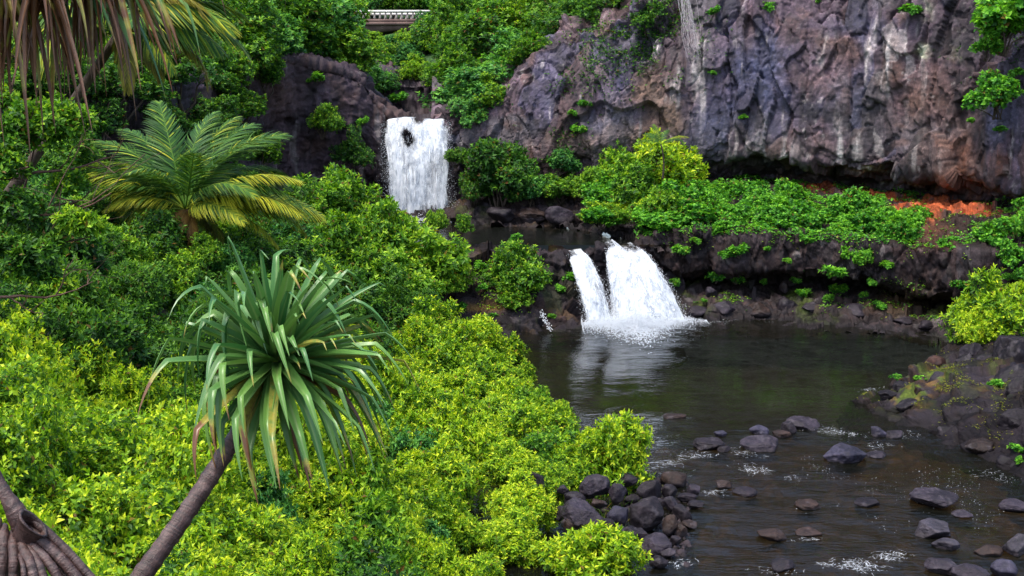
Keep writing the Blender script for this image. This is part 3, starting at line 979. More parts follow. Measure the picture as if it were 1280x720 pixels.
def waterfall(name, label, strands, seed, foam_pts=None):
    """strands: (lip points, base points, bulge, density function of (s, t), number of ribbons)."""
    R = np.random.default_rng(seed)
    root = thing(name, label, "waterfall", strands[0][1][0])
    o0 = np.array(strands[0][1][0])
    for (lip, basep, bulge, dens, nrib) in strands:
        lip, basep = np.array(lip), np.array(basep)
        ns, nt = 80, 60
        wide = np.linalg.norm(lip[-1] - lip[0])

        def surf(s, t):
            a = np.stack([np.interp(s, np.linspace(0, 1, len(lip)), lip[:, k]) for k in range(3)], -1)
            b_ = np.stack([np.interp(s, np.linspace(0, 1, len(basep)), basep[:, k]) for k in range(3)], -1)
            th = np.sqrt(np.clip(t, 0, 1))                       # thrown outward first, then falling
            p = a + (b_ - a) * np.stack([th * .6 + t * .4, th * .6 + t * .4, t], -1)
            p[..., 1] -= bulge * np.sin(np.clip(t, 0, 1) * pi) * 0.5
            p[..., 1] += np.where(t < 0, -t * 9.0, 0)            # the sheet of water just before it goes over the lip
            p[..., 2] = np.where(t < 0, a[..., 2] + 0.02, p[..., 2])
            return p
        for layer in range(3):
            S, T = np.meshgrid(np.linspace(0, 1, ns), np.concatenate([[-.12, -.05], np.linspace(0, 1, nt - 2)]), indexing='ij')
            S2 = np.clip(S + .035 * vnoise(np.stack([S * 0 + layer * 7, T * 6, S * 0], -1).reshape(-1, 3), seed + layer).reshape(S.shape), -.04, 1.04)
            p = surf(S2.ravel(), T.ravel())
            p[:, 0] += (S.ravel() - .5) * .25 * fbm(np.stack([T.ravel() * 5, S.ravel() * 0 + layer, S.ravel() * 2], 1), 3, seed + 3)
            p[:, 1] += (0.07 + .10 * T.ravel()) * fbm((p * [1.6, 1, .55]).astype(np.float32) + layer * 9, 4, seed + layer) - .10 * layer + .08
            dn = dens(S.ravel(), T.ravel()) - .03 * layer - .45 * smooth(.10, .0, T.ravel()) * smooth(-.15, .35, vnoise(np.stack([S.ravel() * wide * 2.6, S.ravel() * 0, S.ravel() * 0], 1), seed + 9)) + .36 * fbm(np.stack([S.ravel() * wide * 2.2 + layer * 5, T.ravel() * 1.6, S.ravel() * 0], 1), 4, seed + 20 + layer, .6)
            me = np_mesh("water_curtain", p - o0 + np.array([0, 0, 0]), grid_faces(ns, nt), M['fall'], {'dens': dn}, shade=True)
            obj("water_curtain", me, root, kind='stuff')
        # ribbons and drops of white water in front of the curtain
        s0 = R.uniform(0, 1, nrib)
        t0 = R.uniform(0.02, 0.92, nrib)
        keep = R.uniform(0, 1, nrib) < np.clip(0.25 + 1.1 * dens(s0, np.clip(t0, 0, 1)) * 1.6, 0.02, 1)
        s0, t0 = s0[keep], t0[keep]
        n = len(s0)
        ln = R.uniform(0.03, 0.14, n) * (0.6 + 0.6 * (1 - t0))
        wd = R.uniform(0.004, 0.013, n) * R.choice([1, 1, 2.0], n)
        off = -R.uniform(0.0, 0.28, n) * (0.25 + t0)
        drift = R.normal(0, 0.012, n)
        K = 5
        rows = []
        for k_ in range(K):
            f = k_ / (K - 1)
            tt = np.clip(t0 + ln * f, -0.02, 1.0)
            c = surf(np.clip(s0 + drift * f + 0.006 * R.normal(size=n), 0, 1), tt)
            c[:, 1] += off - 0.03
            w_ = wd * np.sin(pi * (0.12 + 0.8 * f)) * (0.8 + 0.4 * R.uniform(size=n))
            rows.append(np.stack([c - np.stack([w_, R.normal(0, .03, n), 0 * w_], 1), c + np.stack([w_, R.normal(0, .03, n), 0 * w_], 1)], 1))
        Vr = np.stack(rows, 1).reshape(-1, 3)                        # n, K, 2
        i = (np.arange(n) * K * 2)[:, None] + np.arange(K - 1)[None] * 2
        fq = np.stack([i, i + 1, i + 3, i + 2], -1).reshape(-1, 4)
        obj("falling_strands", np_mesh("falling_strands", Vr - o0, fq, M['foam']), root, kind='stuff')
        # spray that breaks off the curtain, most of all along its edges and low down
        m = int(1300 * wide)
        s1 = np.where(R.uniform(size=m) < .55, R.choice([0, 1], m) + R.normal(0, .05, m), R.uniform(0, 1, m))
        t1 = R.uniform(0, 1, m) ** .8
        q = surf(np.clip(s1, 0, 1), t1)
        q[:, 0] += (s1 - np.clip(s1, 0, 1)) * wide * (.4 + 1.6 * t1)
        q += R.normal(0, 1, (m, 3)) * np.stack([.02 + .07 * t1, .06 + .1 * t1, .03 + .05 * t1], 1)
        q[:, 1] -= .12 + .1 * t1
        drops("spray", q, R.uniform(.005, .017, m), root, o0, seed + 50, 1.3)
    return root, o0


def drops(name, C, rad_, parent, o0, seed, flat=0.5, mat='foam'):
    """Blobs of foam or spray: small irregular octahedra, one mesh."""
    R = np.random.default_rng(seed)
    n = len(C)
    d = np.array([[1, 0, 0], [0, 1, 0], [-1, 0, 0], [0, -1, 0], [0, 0, 1], [0, 0, -1]], float)
    V = d[None] * R.uniform(0.5, 1.4, (n, 6, 1)) * np.asarray(rad_)[:, None, None] * np.array([1, 1, flat])
    a = R.uniform(0, 2 * pi, n)
    ca, sa = np.cos(a), np.sin(a)
    V = np.stack([V[..., 0] * ca[:, None] - V[..., 1] * sa[:, None], V[..., 0] * sa[:, None] + V[..., 1] * ca[:, None], V[..., 2]], -1) + C[:, None]
    f = np.array([[0, 1, 4], [1, 2, 4], [2, 3, 4], [3, 0, 4], [1, 0, 5], [2, 1, 5], [3, 2, 5], [0, 3, 5]])
    fs = (np.arange(n) * 6)[:, None, None] + f[None]
    return obj(name, np_mesh(name, V.reshape(-1, 3) - o0, fs.reshape(-1, 3), M[mat]), parent, kind='stuff')


def up_d(s, t):
    d = 0.30 + 0 * s
    d = d - 1.0 * np.exp(-(((s - 0.40 - .02 * np.sin(t * 40)) / 0.07) ** 2 + ((t - 0.18) / 0.07) ** 2))          # the dark rock that splits it
    d = d - 0.20 * np.clip((s - 0.52) / 0.12, 0, 1) * np.clip((0.97 - s) / 0.1, 0, 1) * smooth(0.22, 0.42, t)
    d = d + 0.10 * vnoise(np.stack([s * 14, t * 3, 0 * s], 1), 5)
    d = d - 0.3 * np.exp(-((s - 0.06) / 0.06) ** 2) * smooth(0.75, 0.2, t)
    d = d - 0.35 * smooth(0.07, 0.0, np.minimum(s, 1 - s))
    return d
uw, uo = waterfall("upper_waterfall", "tall white waterfall dropping into the small upper pool, bridge high behind it",
                  [([P(478, 153, 69.2), P(487, 149, 69.1), P(505, 147, 68.9), P(522, 148, 68.9), P(540, 150, 69.0), P(552, 149, 69.0), P(563, 152, 69.2)], [P(491, 283, 67.2), P(520, 284, 67.0), P(559, 282, 67.4)], 0.6, up_d, 300)], 5)
R = np.random.default_rng(3)
n = 3500
C = np.stack([R.normal(uo[0] + 1.5, 1.3, n), R.normal(uo[1] - 0.6, 0.5, n), 3.5 + np.abs(R.normal(0, 0.22, n))], 1)
drops("plunge_foam", C, R.uniform(0.012, 0.05, n), uw, uo, 4)

ld = lambda s, t: 0.34 - 0.35 * smooth(0.08, 0.0, np.minimum(s, 1 - s)) - 0.25 * np.exp(-(((s - 0.75) / 0.12) ** 2 + ((t - 0.45) / 0.3) ** 2))
rd = lambda s, t: 0.36 - 0.30 * smooth(0.06, 0.0, np.minimum(s, 1 - s)) - 0.45 * np.exp(-(((s - 0.47) / 0.07) ** 2 + ((t - 0.03) / 0.09) ** 2))
lw, lo = waterfall("lower_waterfall", "white double waterfall plunging from the rock ledge into the dark lower pool",
                  [([P(707, 316, 56.0), P(718, 317, 55.9), P(731, 315, 56.0)], [P(734, 407, 53.6), P(750, 408, 53.5), P(768, 405, 54.1)], 0.35, ld, 150),
                   ([P(756, 308, 56.0), P(769, 304, 56.4), P(781, 312, 56.2), P(795, 307, 56.5)], [P(764, 404, 54.2), P(792, 409, 53.5), P(832, 408, 53.6), P(858, 401, 54.4)], 0.35, rd, 250)], 6)
n = 19000
uu = np.clip(R.normal(798, 40, n), 728, 890)
C = np.stack([PZ(a, 410, 0) for a in uu])
k_ = np.clip(1 - np.abs(uu - 795) / 100, 0.05, 1)
C[:, 1] = C[:, 1] + 0.9 - np.abs(R.normal(0, 1, n)) * (1.25 * k_ + 0.35) + 1.0 * smooth(800, 860, uu)
C[:, 2] = 0.01 + np.abs(R.normal(0, 1, n)) * 0.34 * k_ * np.exp(-np.clip(51.8 - C[:, 1], 0, 5) * 1.2)
drops("plunge_foam", C, R.uniform(0.010, 0.038, n) * (0.6 + k_ * .6), lw, lo, 7, 0.6)
# splash over the stones to the right of its foot and the thin trickle left of it
side = []
for (u0, v0, Y0, u1, v1, Y1, m) in ((822, 372, 55.6, 842, 388, 54.6, 120), (815, 380, 55.4, 838, 392, 54.4, 200), (676, 388, 52.6, 688, 414, 51.7, 110)):
    t = R.uniform(0, 1, m)
    a, b_ = P(u0, v0, Y0), P(u1, v1, Y1)
    side.append(a + (b_ - a) * t[:, None] + R.normal(0, .07, (m, 3)))
side = np.concatenate(side)
drops("side_trickle", side, R.uniform(0.015, 0.04, len(side)), lw, lo, 8, 0.7)

# ------------------------------------------------------------------ foam on the stream
fl, films = [], []
def flecks(u0, v0, u1, v1, n, spread, size):
    """Lacy foam: short films drawn out along the current, and single bubbles round them."""
    kn = R.uniform(0, 1, max(3, n // 10))
    for q in range(int(n * .8)):
        t = R.choice(kn) + R.normal(0, .05)
        p = PZ(u0 + (u1 - u0) * t + R.normal(0, spread), v0 + (v1 - v0) * t + R.normal(0, spread * 0.35), 0.018)
        p[:2] += R.normal(0, .05, 2) * np.array([3, 1])
        if q % 3 and size > .033:
            films.append((p, size * R.uniform(.5, 3.0), size * R.uniform(.05, .22), R.normal(.25, .9)))
        else:
            fl.append((*p, min(size, .04) * .5 * R.uniform(0.3, 1.25) ** 1.3))
for a in ((870, 402, 905, 400, 200, 8, .05), (905, 398, 1000, 398, 60, 10, .035), (1080, 398, 1180, 412, 160, 5, .04),
          (835, 580, 870, 565, 110, 6, .05), (870, 572, 895, 566, 60, 4, .05), (915, 560, 945, 572, 70, 4, .05), (1010, 535, 1050, 540, 150, 6, .05), (1050, 541, 1080, 543, 70, 4, .05), (930, 585, 955, 590, 120, 7, .055),
          (885, 615, 915, 617, 60, 6, .045), (1000, 565, 1040, 600, 60, 5, .03), (1040, 590, 1090, 615, 50, 5, .03), (1090, 557, 1110, 558, 50, 6, .045), (1120, 545, 1150, 545, 40, 8, .04), (1080, 488, 1100, 484, 50, 3, .05),
          (1100, 600, 1190, 590, 130, 22, .03), (1190, 600, 1240, 640, 130, 16, .032), (1220, 590, 1275, 600, 90, 10, .035), (1200, 620, 1240, 660, 60, 14, .03), (1080, 640, 1120, 665, 30, 14, .03),
          (1000, 625, 1030, 640, 30, 14, .03), (1005, 670, 1020, 680, 35, 5, .035), (1060, 700, 1085, 712, 170, 8, .055), (1100, 696, 1130, 694, 130, 7, .055), (1030, 704, 1050, 710, 50, 4, .05), (840, 706, 865, 702, 60, 7, .04),
          (735, 430, 745, 440, 40, 12, .03), (690, 470, 780, 520, 50, 40, .016), (800, 430, 1100, 470, 160, 60, .015), (850, 480, 1050, 520, 110, 60, .015), (1140, 615, 1170, 630, 50, 15, .03), (985, 598, 1000, 600, 40, 8, .035), (960, 712, 985, 716, 50, 8, .04)):
    flecks(*a)
fl = np.array(fl)
drops("stream_foam", fl[:, :3], fl[:, 3], None, np.zeros(3), 12, 0.25, 'foam_thin')
Vf = []
for (p, ln, wd, a) in films:
    t = np.linspace(-1, 1, 6)
    cx_ = p[0] + ln * t * cos(a) + R.normal(0, ln * .06, 6)
    cy_ = p[1] + ln * t * sin(a) + R.normal(0, ln * .16, 6)
    w_ = wd * (1 - t ** 2 + .05) * R.uniform(.4, 1.3, 6)
    z_ = np.full(6, p[2]) + R.uniform(0, .012)
    Vf.append(np.stack([np.stack([cx_ - sin(a) * w_, cy_ + cos(a) * w_, z_], 1), np.stack([cx_ + sin(a) * w_, cy_ - cos(a) * w_, z_], 1)], 1).reshape(12, 3))
Vf = np.concatenate(Vf)
i = (np.arange(len(films)) * 12)[:, None] + 2 * np.arange(5)[None]
obj("foam_films", np_mesh("foam_films", Vf, np.stack([i, i + 1, i + 3, i + 2], -1).reshape(-1, 4), M['foam_thin']), kind='stuff')

# ------------------------------------------------------------------ boulders
bm = bmesh.new()
bmesh.ops.create_icosphere(bm, subdivisions=5, radius=1)
ICO = np.array([v.co for v in bm.verts]); ICOF = np.array([[v.index for v in f.verts] for f in bm.faces])
bm.free()
bm = bmesh.new()
bmesh.ops.create_icosphere(bm, subdivisions=4, radius=1)
ICO4 = np.array([v.co for v in bm.verts]); ICOF4 = np.array([[v.index for v in f.verts] for f in bm.faces])
bm.free()


def boulder(name, u, v, wpx, hpx, label, group=None, z=None, Y_=None, kind='block', seed=0, color='wet', depth=0.8, yaw=0.0, sink=0.25, tilt=0.0):
    """A boulder whose outline spans wpx by hpx pixels round the pixel (u, v)."""
    Rr = np.random.default_rng(seed + 1000)
    big = wpx > 40
    D, FF = (ICO, ICOF) if big else (ICO4, ICOF4)
    npl = {'block': 9, 'round': 34, 'slab': 8}[kind]
    N = unit(Rr.normal(size=(npl, 3)))
    if kind == 'slab':
        N[0] = unit(np.array([0.1, -0.2, 1.0]))
        N[1] = (0, 0, -1)
    h = Rr.uniform(0.62, 1.0, npl) if kind != 'round' else Rr.uniform(0.85, 1.0, npl)
    dots = D @ N.T
    rr_ = np.min(np.where(dots > 0.05, h[None] / np.maximum(dots, 0.05), 9), axis=1)
    rr_ = np.minimum(rr_, 1.25)
    V = D * rr_[:, None]
    chip, _, _ = fracture((V + seed).astype(np.float32), None, .55, .045 if kind != 'round' else .02, seed % 7, (1, 1, 1), .9, .3)
    V = V * (1 + 0.07 * fbm((V * 1.8 + seed).astype(np.float32), 3, 5)[:, None] + 0.045 * fbm((V * 6 + seed).astype(np.float32), 4, 6, .6)[:, None] + chip[:, None])
    V /= np.abs(V).max(0)
    if Y_ is None:
        base = PZ(u, v + hpx * 0.5 - 1, z if z is not None else 0.0)
        Y_ = base[1]
    if group == gs:
        hpx, v = hpx * .82, v + hpx * .09
    p = P(u, v, Y_)
    m = Y_ / F
    sx = wpx * m / 2
    sz = hpx * m / 2 * (1 + sink)
    V = V * np.array([sx, sx * depth, sz])
    c_, s_ = cos(tilt), sin(tilt)
    V = np.stack([V[:, 0] * c_ - V[:, 2] * s_, V[:, 1], V[:, 0] * s_ + V[:, 2] * c_], 1)
    if yaw:
        c_, s_ = cos(yaw), sin(yaw)
        V = np.stack([V[:, 0] * c_ - V[:, 1] * s_, V[:, 0] * s_ + V[:, 1] * c_, V[:, 2]], 1)
    sink = sink + (.35 if group == gs else .1)
    col = {'wet': (0.034, 0.027, 0.036), 'blue': (0.075, 0.072, 0.115), 'grey': (0.085, 0.078, 0.10), 'brown': (0.056, 0.036, 0.030), 'red': (0.13, 0.065, 0.05), 'slate': (0.058, 0.048, 0.066)}[color]
    col = np.tile(np.array(col, np.float32) * (.26 if group == gb else .40), (len(V), 1))
    w = fbm((V * 2.5 + seed * 3.1).astype(np.float32), 4, 9)
    col = col * (0.9 + 0.8 * w[:, None])
    col = lay(col, 'grey', smooth(.25, .5, fbm((V * 5 + seed).astype(np.float32), 3, 19)) * .22)
    col = lay(col, 'wet', smooth(0.05, -0.25, V[:, 2] / sz) * 0.75)
    me = np_mesh(name, V, ICOF if big else ICOF4, M['wet_rock'], {'col': col}, shade=(kind == 'round'))
    return obj(name, me, None, (p[0], p[1], p[2] - sz * sink * .5), label, "boulder", group)


B = boulder
gb = "dark boulders on the rocky bank right of the pool"
gs = "boulders standing in the stream below the lower pool"
B("boulder", 1056, 561, 60, 27, "large blue-grey domed boulder standing alone in midstream", gs, kind='round', seed=1, color='blue', sink=.5)
B("boulder", 1003, 527, 48, 17, "low grey boulder with foam trailing off its right end at the pool outlet", gs, kind='slab', seed=2, color='slate')
B("boulder", 985, 531, 22, 20, "small black boulder leaning on the low grey boulder at the pool outlet", gs, seed=3)
B("boulder", 950, 551, 54, 20, "flat-topped dark slab boulder with a foam curl on its left at the pool outlet", gs, kind='slab', seed=4, color='slate')
B("boulder", 949, 536, 26, 15, "small bluish boulder just behind the flat-topped slab boulder", gs, seed=5, color='blue')
B("boulder", 901, 540, 19, 10, "smallest bluish stone poking out at the left of the outlet stones", gs, kind='round', seed=6, color='blue')
B("boulder", 977, 540, 24, 12, "reddish brown stone between the low grey boulder and the flat slab", gs, seed=7, color='brown')
B("boulder", 905, 559, 18, 12, "dark stone at the left end of the outlet rapid", gs, seed=8)
B("boulder", 886, 552, 44, 15, "wide dark boulder barely above water at the outlet", gs, kind='slab', seed=9, color='wet')
B("boulder", 1097, 537, 28, 17, "bluish boulder by the mossy bank, left of a pair", gs, seed=10, color='blue')
B("boulder", 1116, 540, 26, 13, "low bluish boulder by the mossy bank, right of a pair", gs, seed=11, color='slate')
B("boulder", 1097, 567, 30, 8, "low flat stone right beside the large domed midstream boulder", gs, kind='slab', seed=12, color='slate')
B("boulder", 1170, 619, 68, 22, "long wedge-shaped boulder with a raised left ridge in the stream", gs, kind='slab', seed=13, color='slate', tilt=-.06)
B("boulder", 1205, 641, 32, 7, "thin flat rock just breaking the surface behind the square boulder", gs, kind='slab', seed=14, color='slate')
B("boulder", 1165, 655, 54, 28, "square grey boulder below the wedge-shaped one", gs, seed=15, color='grey')
B("boulder", 1182, 676, 36, 17, "speckled grey stone at the right foot of the square grey boulder", gs, seed=16, color='grey')
B("boulder", 1268, 630, 42, 17, "grey boulder cut by the right edge of the frame, beside floating foam", gs, kind='slab', seed=17, color='slate')
B("boulder", 1272, 675, 44, 32, "pale flat-faced block at the right edge of the stream", gs, seed=18, color='grey', yaw=.4)
B("boulder", 1176, 702, 44, 26, "dark rounded boulder at the bottom edge, foam on its left", gs, seed=19, color='slate', kind='round')
B("boulder", 1212, 712, 50, 30, "smooth dark boulder beside the dark rounded one at the bottom edge", gs, seed=20, color='slate', kind='round')
B("boulder", 1255, 706, 34, 30, "bluish boulder in the bottom right corner of the stream", gs, seed=21, color='blue')
B("boulder", 978, 704, 38, 18, "dark boulder awash near the bottom edge in midstream", gs, seed=22)
B("boulder", 965, 665, 40, 14, "brown stone awash in the shallows left of midstream", gs, seed=23, color='brown', kind='slab')
B("boulder", 1012, 664, 38, 8, "thin brown rock lying just under the shallow water", gs, seed=24, color='brown', kind='slab')
B("boulder", 903, 604, 26, 13, "brown stone in the shallows right of the boulder heap", gs, seed=25, color='brown')
B("boulder", 931, 613, 34, 10, "flat dark stone in the shallows right of the boulder heap", gs, seed=26, color='wet', kind='slab')
B("boulder", 1085, 626, 36, 9, "low dark rock awash in midstream below the domed boulder", gs, seed=27, kind='slab')
B("boulder", 1010, 629, 34, 10, "low brown rock with foam awash left of midstream", gs, seed=28, color='brown', kind='slab')
B("boulder", 845, 519, 34, 6, "dark rock awash near the left shore of the lower pool", gs, seed=29, kind='slab', color='brown')
B("boulder", 768, 541, 36, 8, "narrow dark rock at the tip of the leftmost shrub by the pool", gs, seed=30, kind='slab')
B("boulder", 1235, 685, 40, 14, "brown flat stone between the pale block and the square boulder", gs, seed=31, color='brown', kind='slab')

gh = "dark wet boulders heaped on the shore below the yellow-green shrubs"
B("boulder", 745, 607, 46, 30, "angular purple-black block with a flat sloping face in the boulder heap", gh, seed=41, color='slate', z=.35)
B("boulder", 808, 640, 46, 38, "big smooth rounded dark boulder in the middle of the heap", gh, kind='round', seed=42, color='wet', z=.1)
B("boulder", 772, 643, 32, 26, "round bluish boulder left of the big smooth one", gh, kind='round', seed=43, color='blue', z=.2)
B("boulder", 820, 680, 50, 22, "flat-topped slab at the lower end of the heap by the water", gh, kind='slab', seed=44, color='slate', z=.0)
B("boulder", 730, 640, 60, 26, "long sloping slab at the left of the boulder heap", gh, kind='slab', seed=45, color='slate', z=.5, tilt=-.25)
B("boulder", 770, 615, 30, 24, "dark slab leaning in the centre of the boulder heap", gh, seed=46, color='slate', z=.3)
B("boulder", 668, 597, 34, 30, "pointed dark boulder alone among the yellow-green shrubs", gh, seed=47, color='wet', z=1.0)
B("boulder", 842, 597, 36, 20, "reddish brown boulder at the top right corner of the heap", gh, seed=48, color='brown', kind='round', z=0)
B("boulder", 812, 610, 36, 26, "cracked black boulder at the upper end of the heap", gh, seed=49, z=.2)
B("boulder", 783, 600, 30, 20, "black boulder under the tip of the shrub by the pool", gh, seed=50, z=.4)
rest = [(835, 615, 26, 22), (838, 628, 24, 18), (853, 640, 26, 18), (840, 655, 26, 26), (858, 620, 30, 10), (868, 612, 20, 14), (790, 622, 24, 10), (748, 628, 24, 12), (718, 622, 30, 18), (705, 612, 20, 14), (700, 640, 30, 20), (715, 655, 24, 18),
        (790, 665, 26, 16), (775, 662, 22, 16), (800, 668, 24, 14), (850, 660, 20, 18), (757, 654, 26, 14), (735, 612, 20, 20), (822, 628, 18, 16), (795, 605, 18, 14), (728, 598, 18, 10), (765, 598, 22, 12), (870, 630, 22, 8), (862, 655, 24, 8), (822, 700, 30, 16), (835, 690, 22, 12), (845, 675, 16, 12)]
for i, (u, v, w, h) in enumerate(rest):
    B("boulder", u, v, w, h, "small dark wet boulder %s of the shore heap" % ("at the stream side" if u > 828 else ("on the upper side, beside the shrubs," if v < 618 else ("at the left end" if u < 740 else "packed into the lower part"))), gh, seed=60 + i, color=['wet', 'slate', 'wet', 'brown'][i % 4], z=max(0.05, (840 - u) / 170 * .5), kind=['block', 'block', 'slab'][i % 3])

gb = "dark boulders on the rocky bank right of the pool"
B("boulder", 1170, 452, 30, 18, "reddish brown boulder on the bank left of the bright bush", gb, seed=91, color='red', Y_=43.6, kind='round')
B("boulder", 1262, 487, 70, 66, "big black block at the right edge of the rocky bank", gb, seed=92, Y_=38.5)
B("boulder", 1222, 472, 56, 36, "dark sloping block under the bright bush on the bank", gb, seed=93, Y_=40.5, color='slate')
B("boulder", 1190, 490, 44, 30, "black angular block in the middle of the rocky bank", gb, seed=94, Y_=39.5)
B("boulder", 1248, 520, 50, 34, "dark jutting block low on the bank above the water", gb, seed=95, Y_=36.5, color='slate')
B("boulder", 1160, 505, 38, 22, "dark mossy-edged block low on the bank", gb, seed=96, Y_=38.6)
B("boulder", 1205, 452, 26, 22, "small black block beside the reddish boulder", gb, seed=97, Y_=43)
B("boulder", 1130, 482, 28, 16, "small dark block amid the moss of the bank", gb, seed=98, Y_=40.6)

for i, (u, v, w, h, Y_) in enumerate(((1270, 440, 60, 40, 41.5), (1240, 448, 40, 26, 42.2), (1215, 440, 34, 24, 43.6), (1275, 530, 60, 40, 34.8), (1240, 500, 46, 34, 37.4), (1215, 520, 40, 24, 36.6), (1190, 515, 36, 22, 37.2), (1175, 475, 36, 24, 40.6), (1205, 488, 34, 28, 39), (1150, 488, 30, 18, 39.8), (1135, 505, 34, 14, 39), (1110, 492, 30, 12, 40.2), (1150, 525, 36, 16, 37.6), (1190, 540, 40, 18, 36), (1230, 560, 50, 24, 34.4), (1265, 580, 40, 22, 33), (1160, 464, 24, 14, 42.6), (1210, 505, 36, 22, 38), (1280, 495, 50, 50, 37.4), (1252, 545, 44, 26, 35))):
    B("boulder", u, v, w, h, "black angular boulder in the jumble %s of the right bank" % ("on top, under the bright bush," if v < 470 else ("in the middle" if v < 512 else "along the water's edge")), gb, seed=200 + i, Y_=Y_, color=['wet', 'wet', 'slate', 'wet', 'brown'][i % 5])
gw = "dark boulders on the shores of the upper pool"
for i, (u, v, w, h, Y_) in enumerate(((628, 266, 40, 20, 65), (668, 268, 44, 18, 65), (700, 266, 40, 22, 64.2), (738, 268, 34, 20, 62.8), (590, 270, 30, 12, 65.8))):
    B("boulder", u, v, w, h, "rough black lava boulder on the shore behind the upper pool, %s" % ("towards the tall fall" if u < 690 else "below the yellow-green terrace bush"), gw, seed=110 + i, Y_=Y_, color=['wet', 'brown', 'slate'][i % 3])
gr_ = "dark boulders at the foot of the terrace wall"
for i, (u, v, w, h, Y_) in enumerate(((830, 382, 34, 16, 55.5), (870, 388, 30, 14, 55.2), (905, 384, 36, 18, 55.4), (950, 386, 40, 16, 55.2), (985, 380, 30, 18, 55.6), (1020, 386, 44, 18, 55), (1070, 388, 40, 16, 54.4), (1105, 396, 34, 14, 53.8), (1130, 402, 30, 12, 53.2), (1160, 406, 30, 12, 52.3), (890, 364, 16, 14, 56.3), (980, 358, 12, 14, 57))):
    B("boulder", u, v, w, h, "black basalt boulder at the waterline under the terrace wall, %s" % ("close to the falls" if u < 900 else ("midway along" if u < 1060 else "towards the bright bush")), gr_, seed=130 + i, Y_=Y_, color=['wet', 'wet', 'slate', 'brown'][i % 4])

# ------------------------------------------------------------------ foliage: leaves, crowns
def leaf_mesh(name, base, d, up, L, W, lc, mat, rich=False, fold=0.18, droop=0.15):
    """Leaves as small folded blades. base, d, up: (n, 3); L, W: (n,); lc: (n, 3) leaf colour data."""
    n = len(base)
    side = unit(np.cross(d, up))
    nn = unit(np.cross(side, d))
    L = L[:, None]; W = W[:, None]
    if rich:
        mid = base + d * L * .5
        tip = base + d * L * .98 - nn * L * droop
        l = base + d * L * .42 + side * W * .5 + nn * W * fold
        r = base + d * L * .42 - side * W * .5 + nn * W * fold
        V = np.stack([base, l, mid, tip, r], 1)
        f = np.array([[0, 2, 1], [1, 2, 3], [0, 4, 2], [4, 3, 2]])
    else:
        tip = base + d * L - nn * L * droop
        l = base + d * L * .45 + side * W * .5 + nn * W * fold
        r = base + d * L * .45 - side * W * .5 + nn * W * fold
        V = np.stack([base, l, tip, r], 1)
        f = np.array([[0, 2, 1], [0, 3, 2]])
    m = V.shape[1]
    fs = (np.arange(n) * m)[:, None, None] + f[None]
    return np_mesh(name, V.reshape(-1, 3), fs.reshape(-1, 3), mat, {'lc': np.repeat(lc, m, axis=0)}, shade=rich)


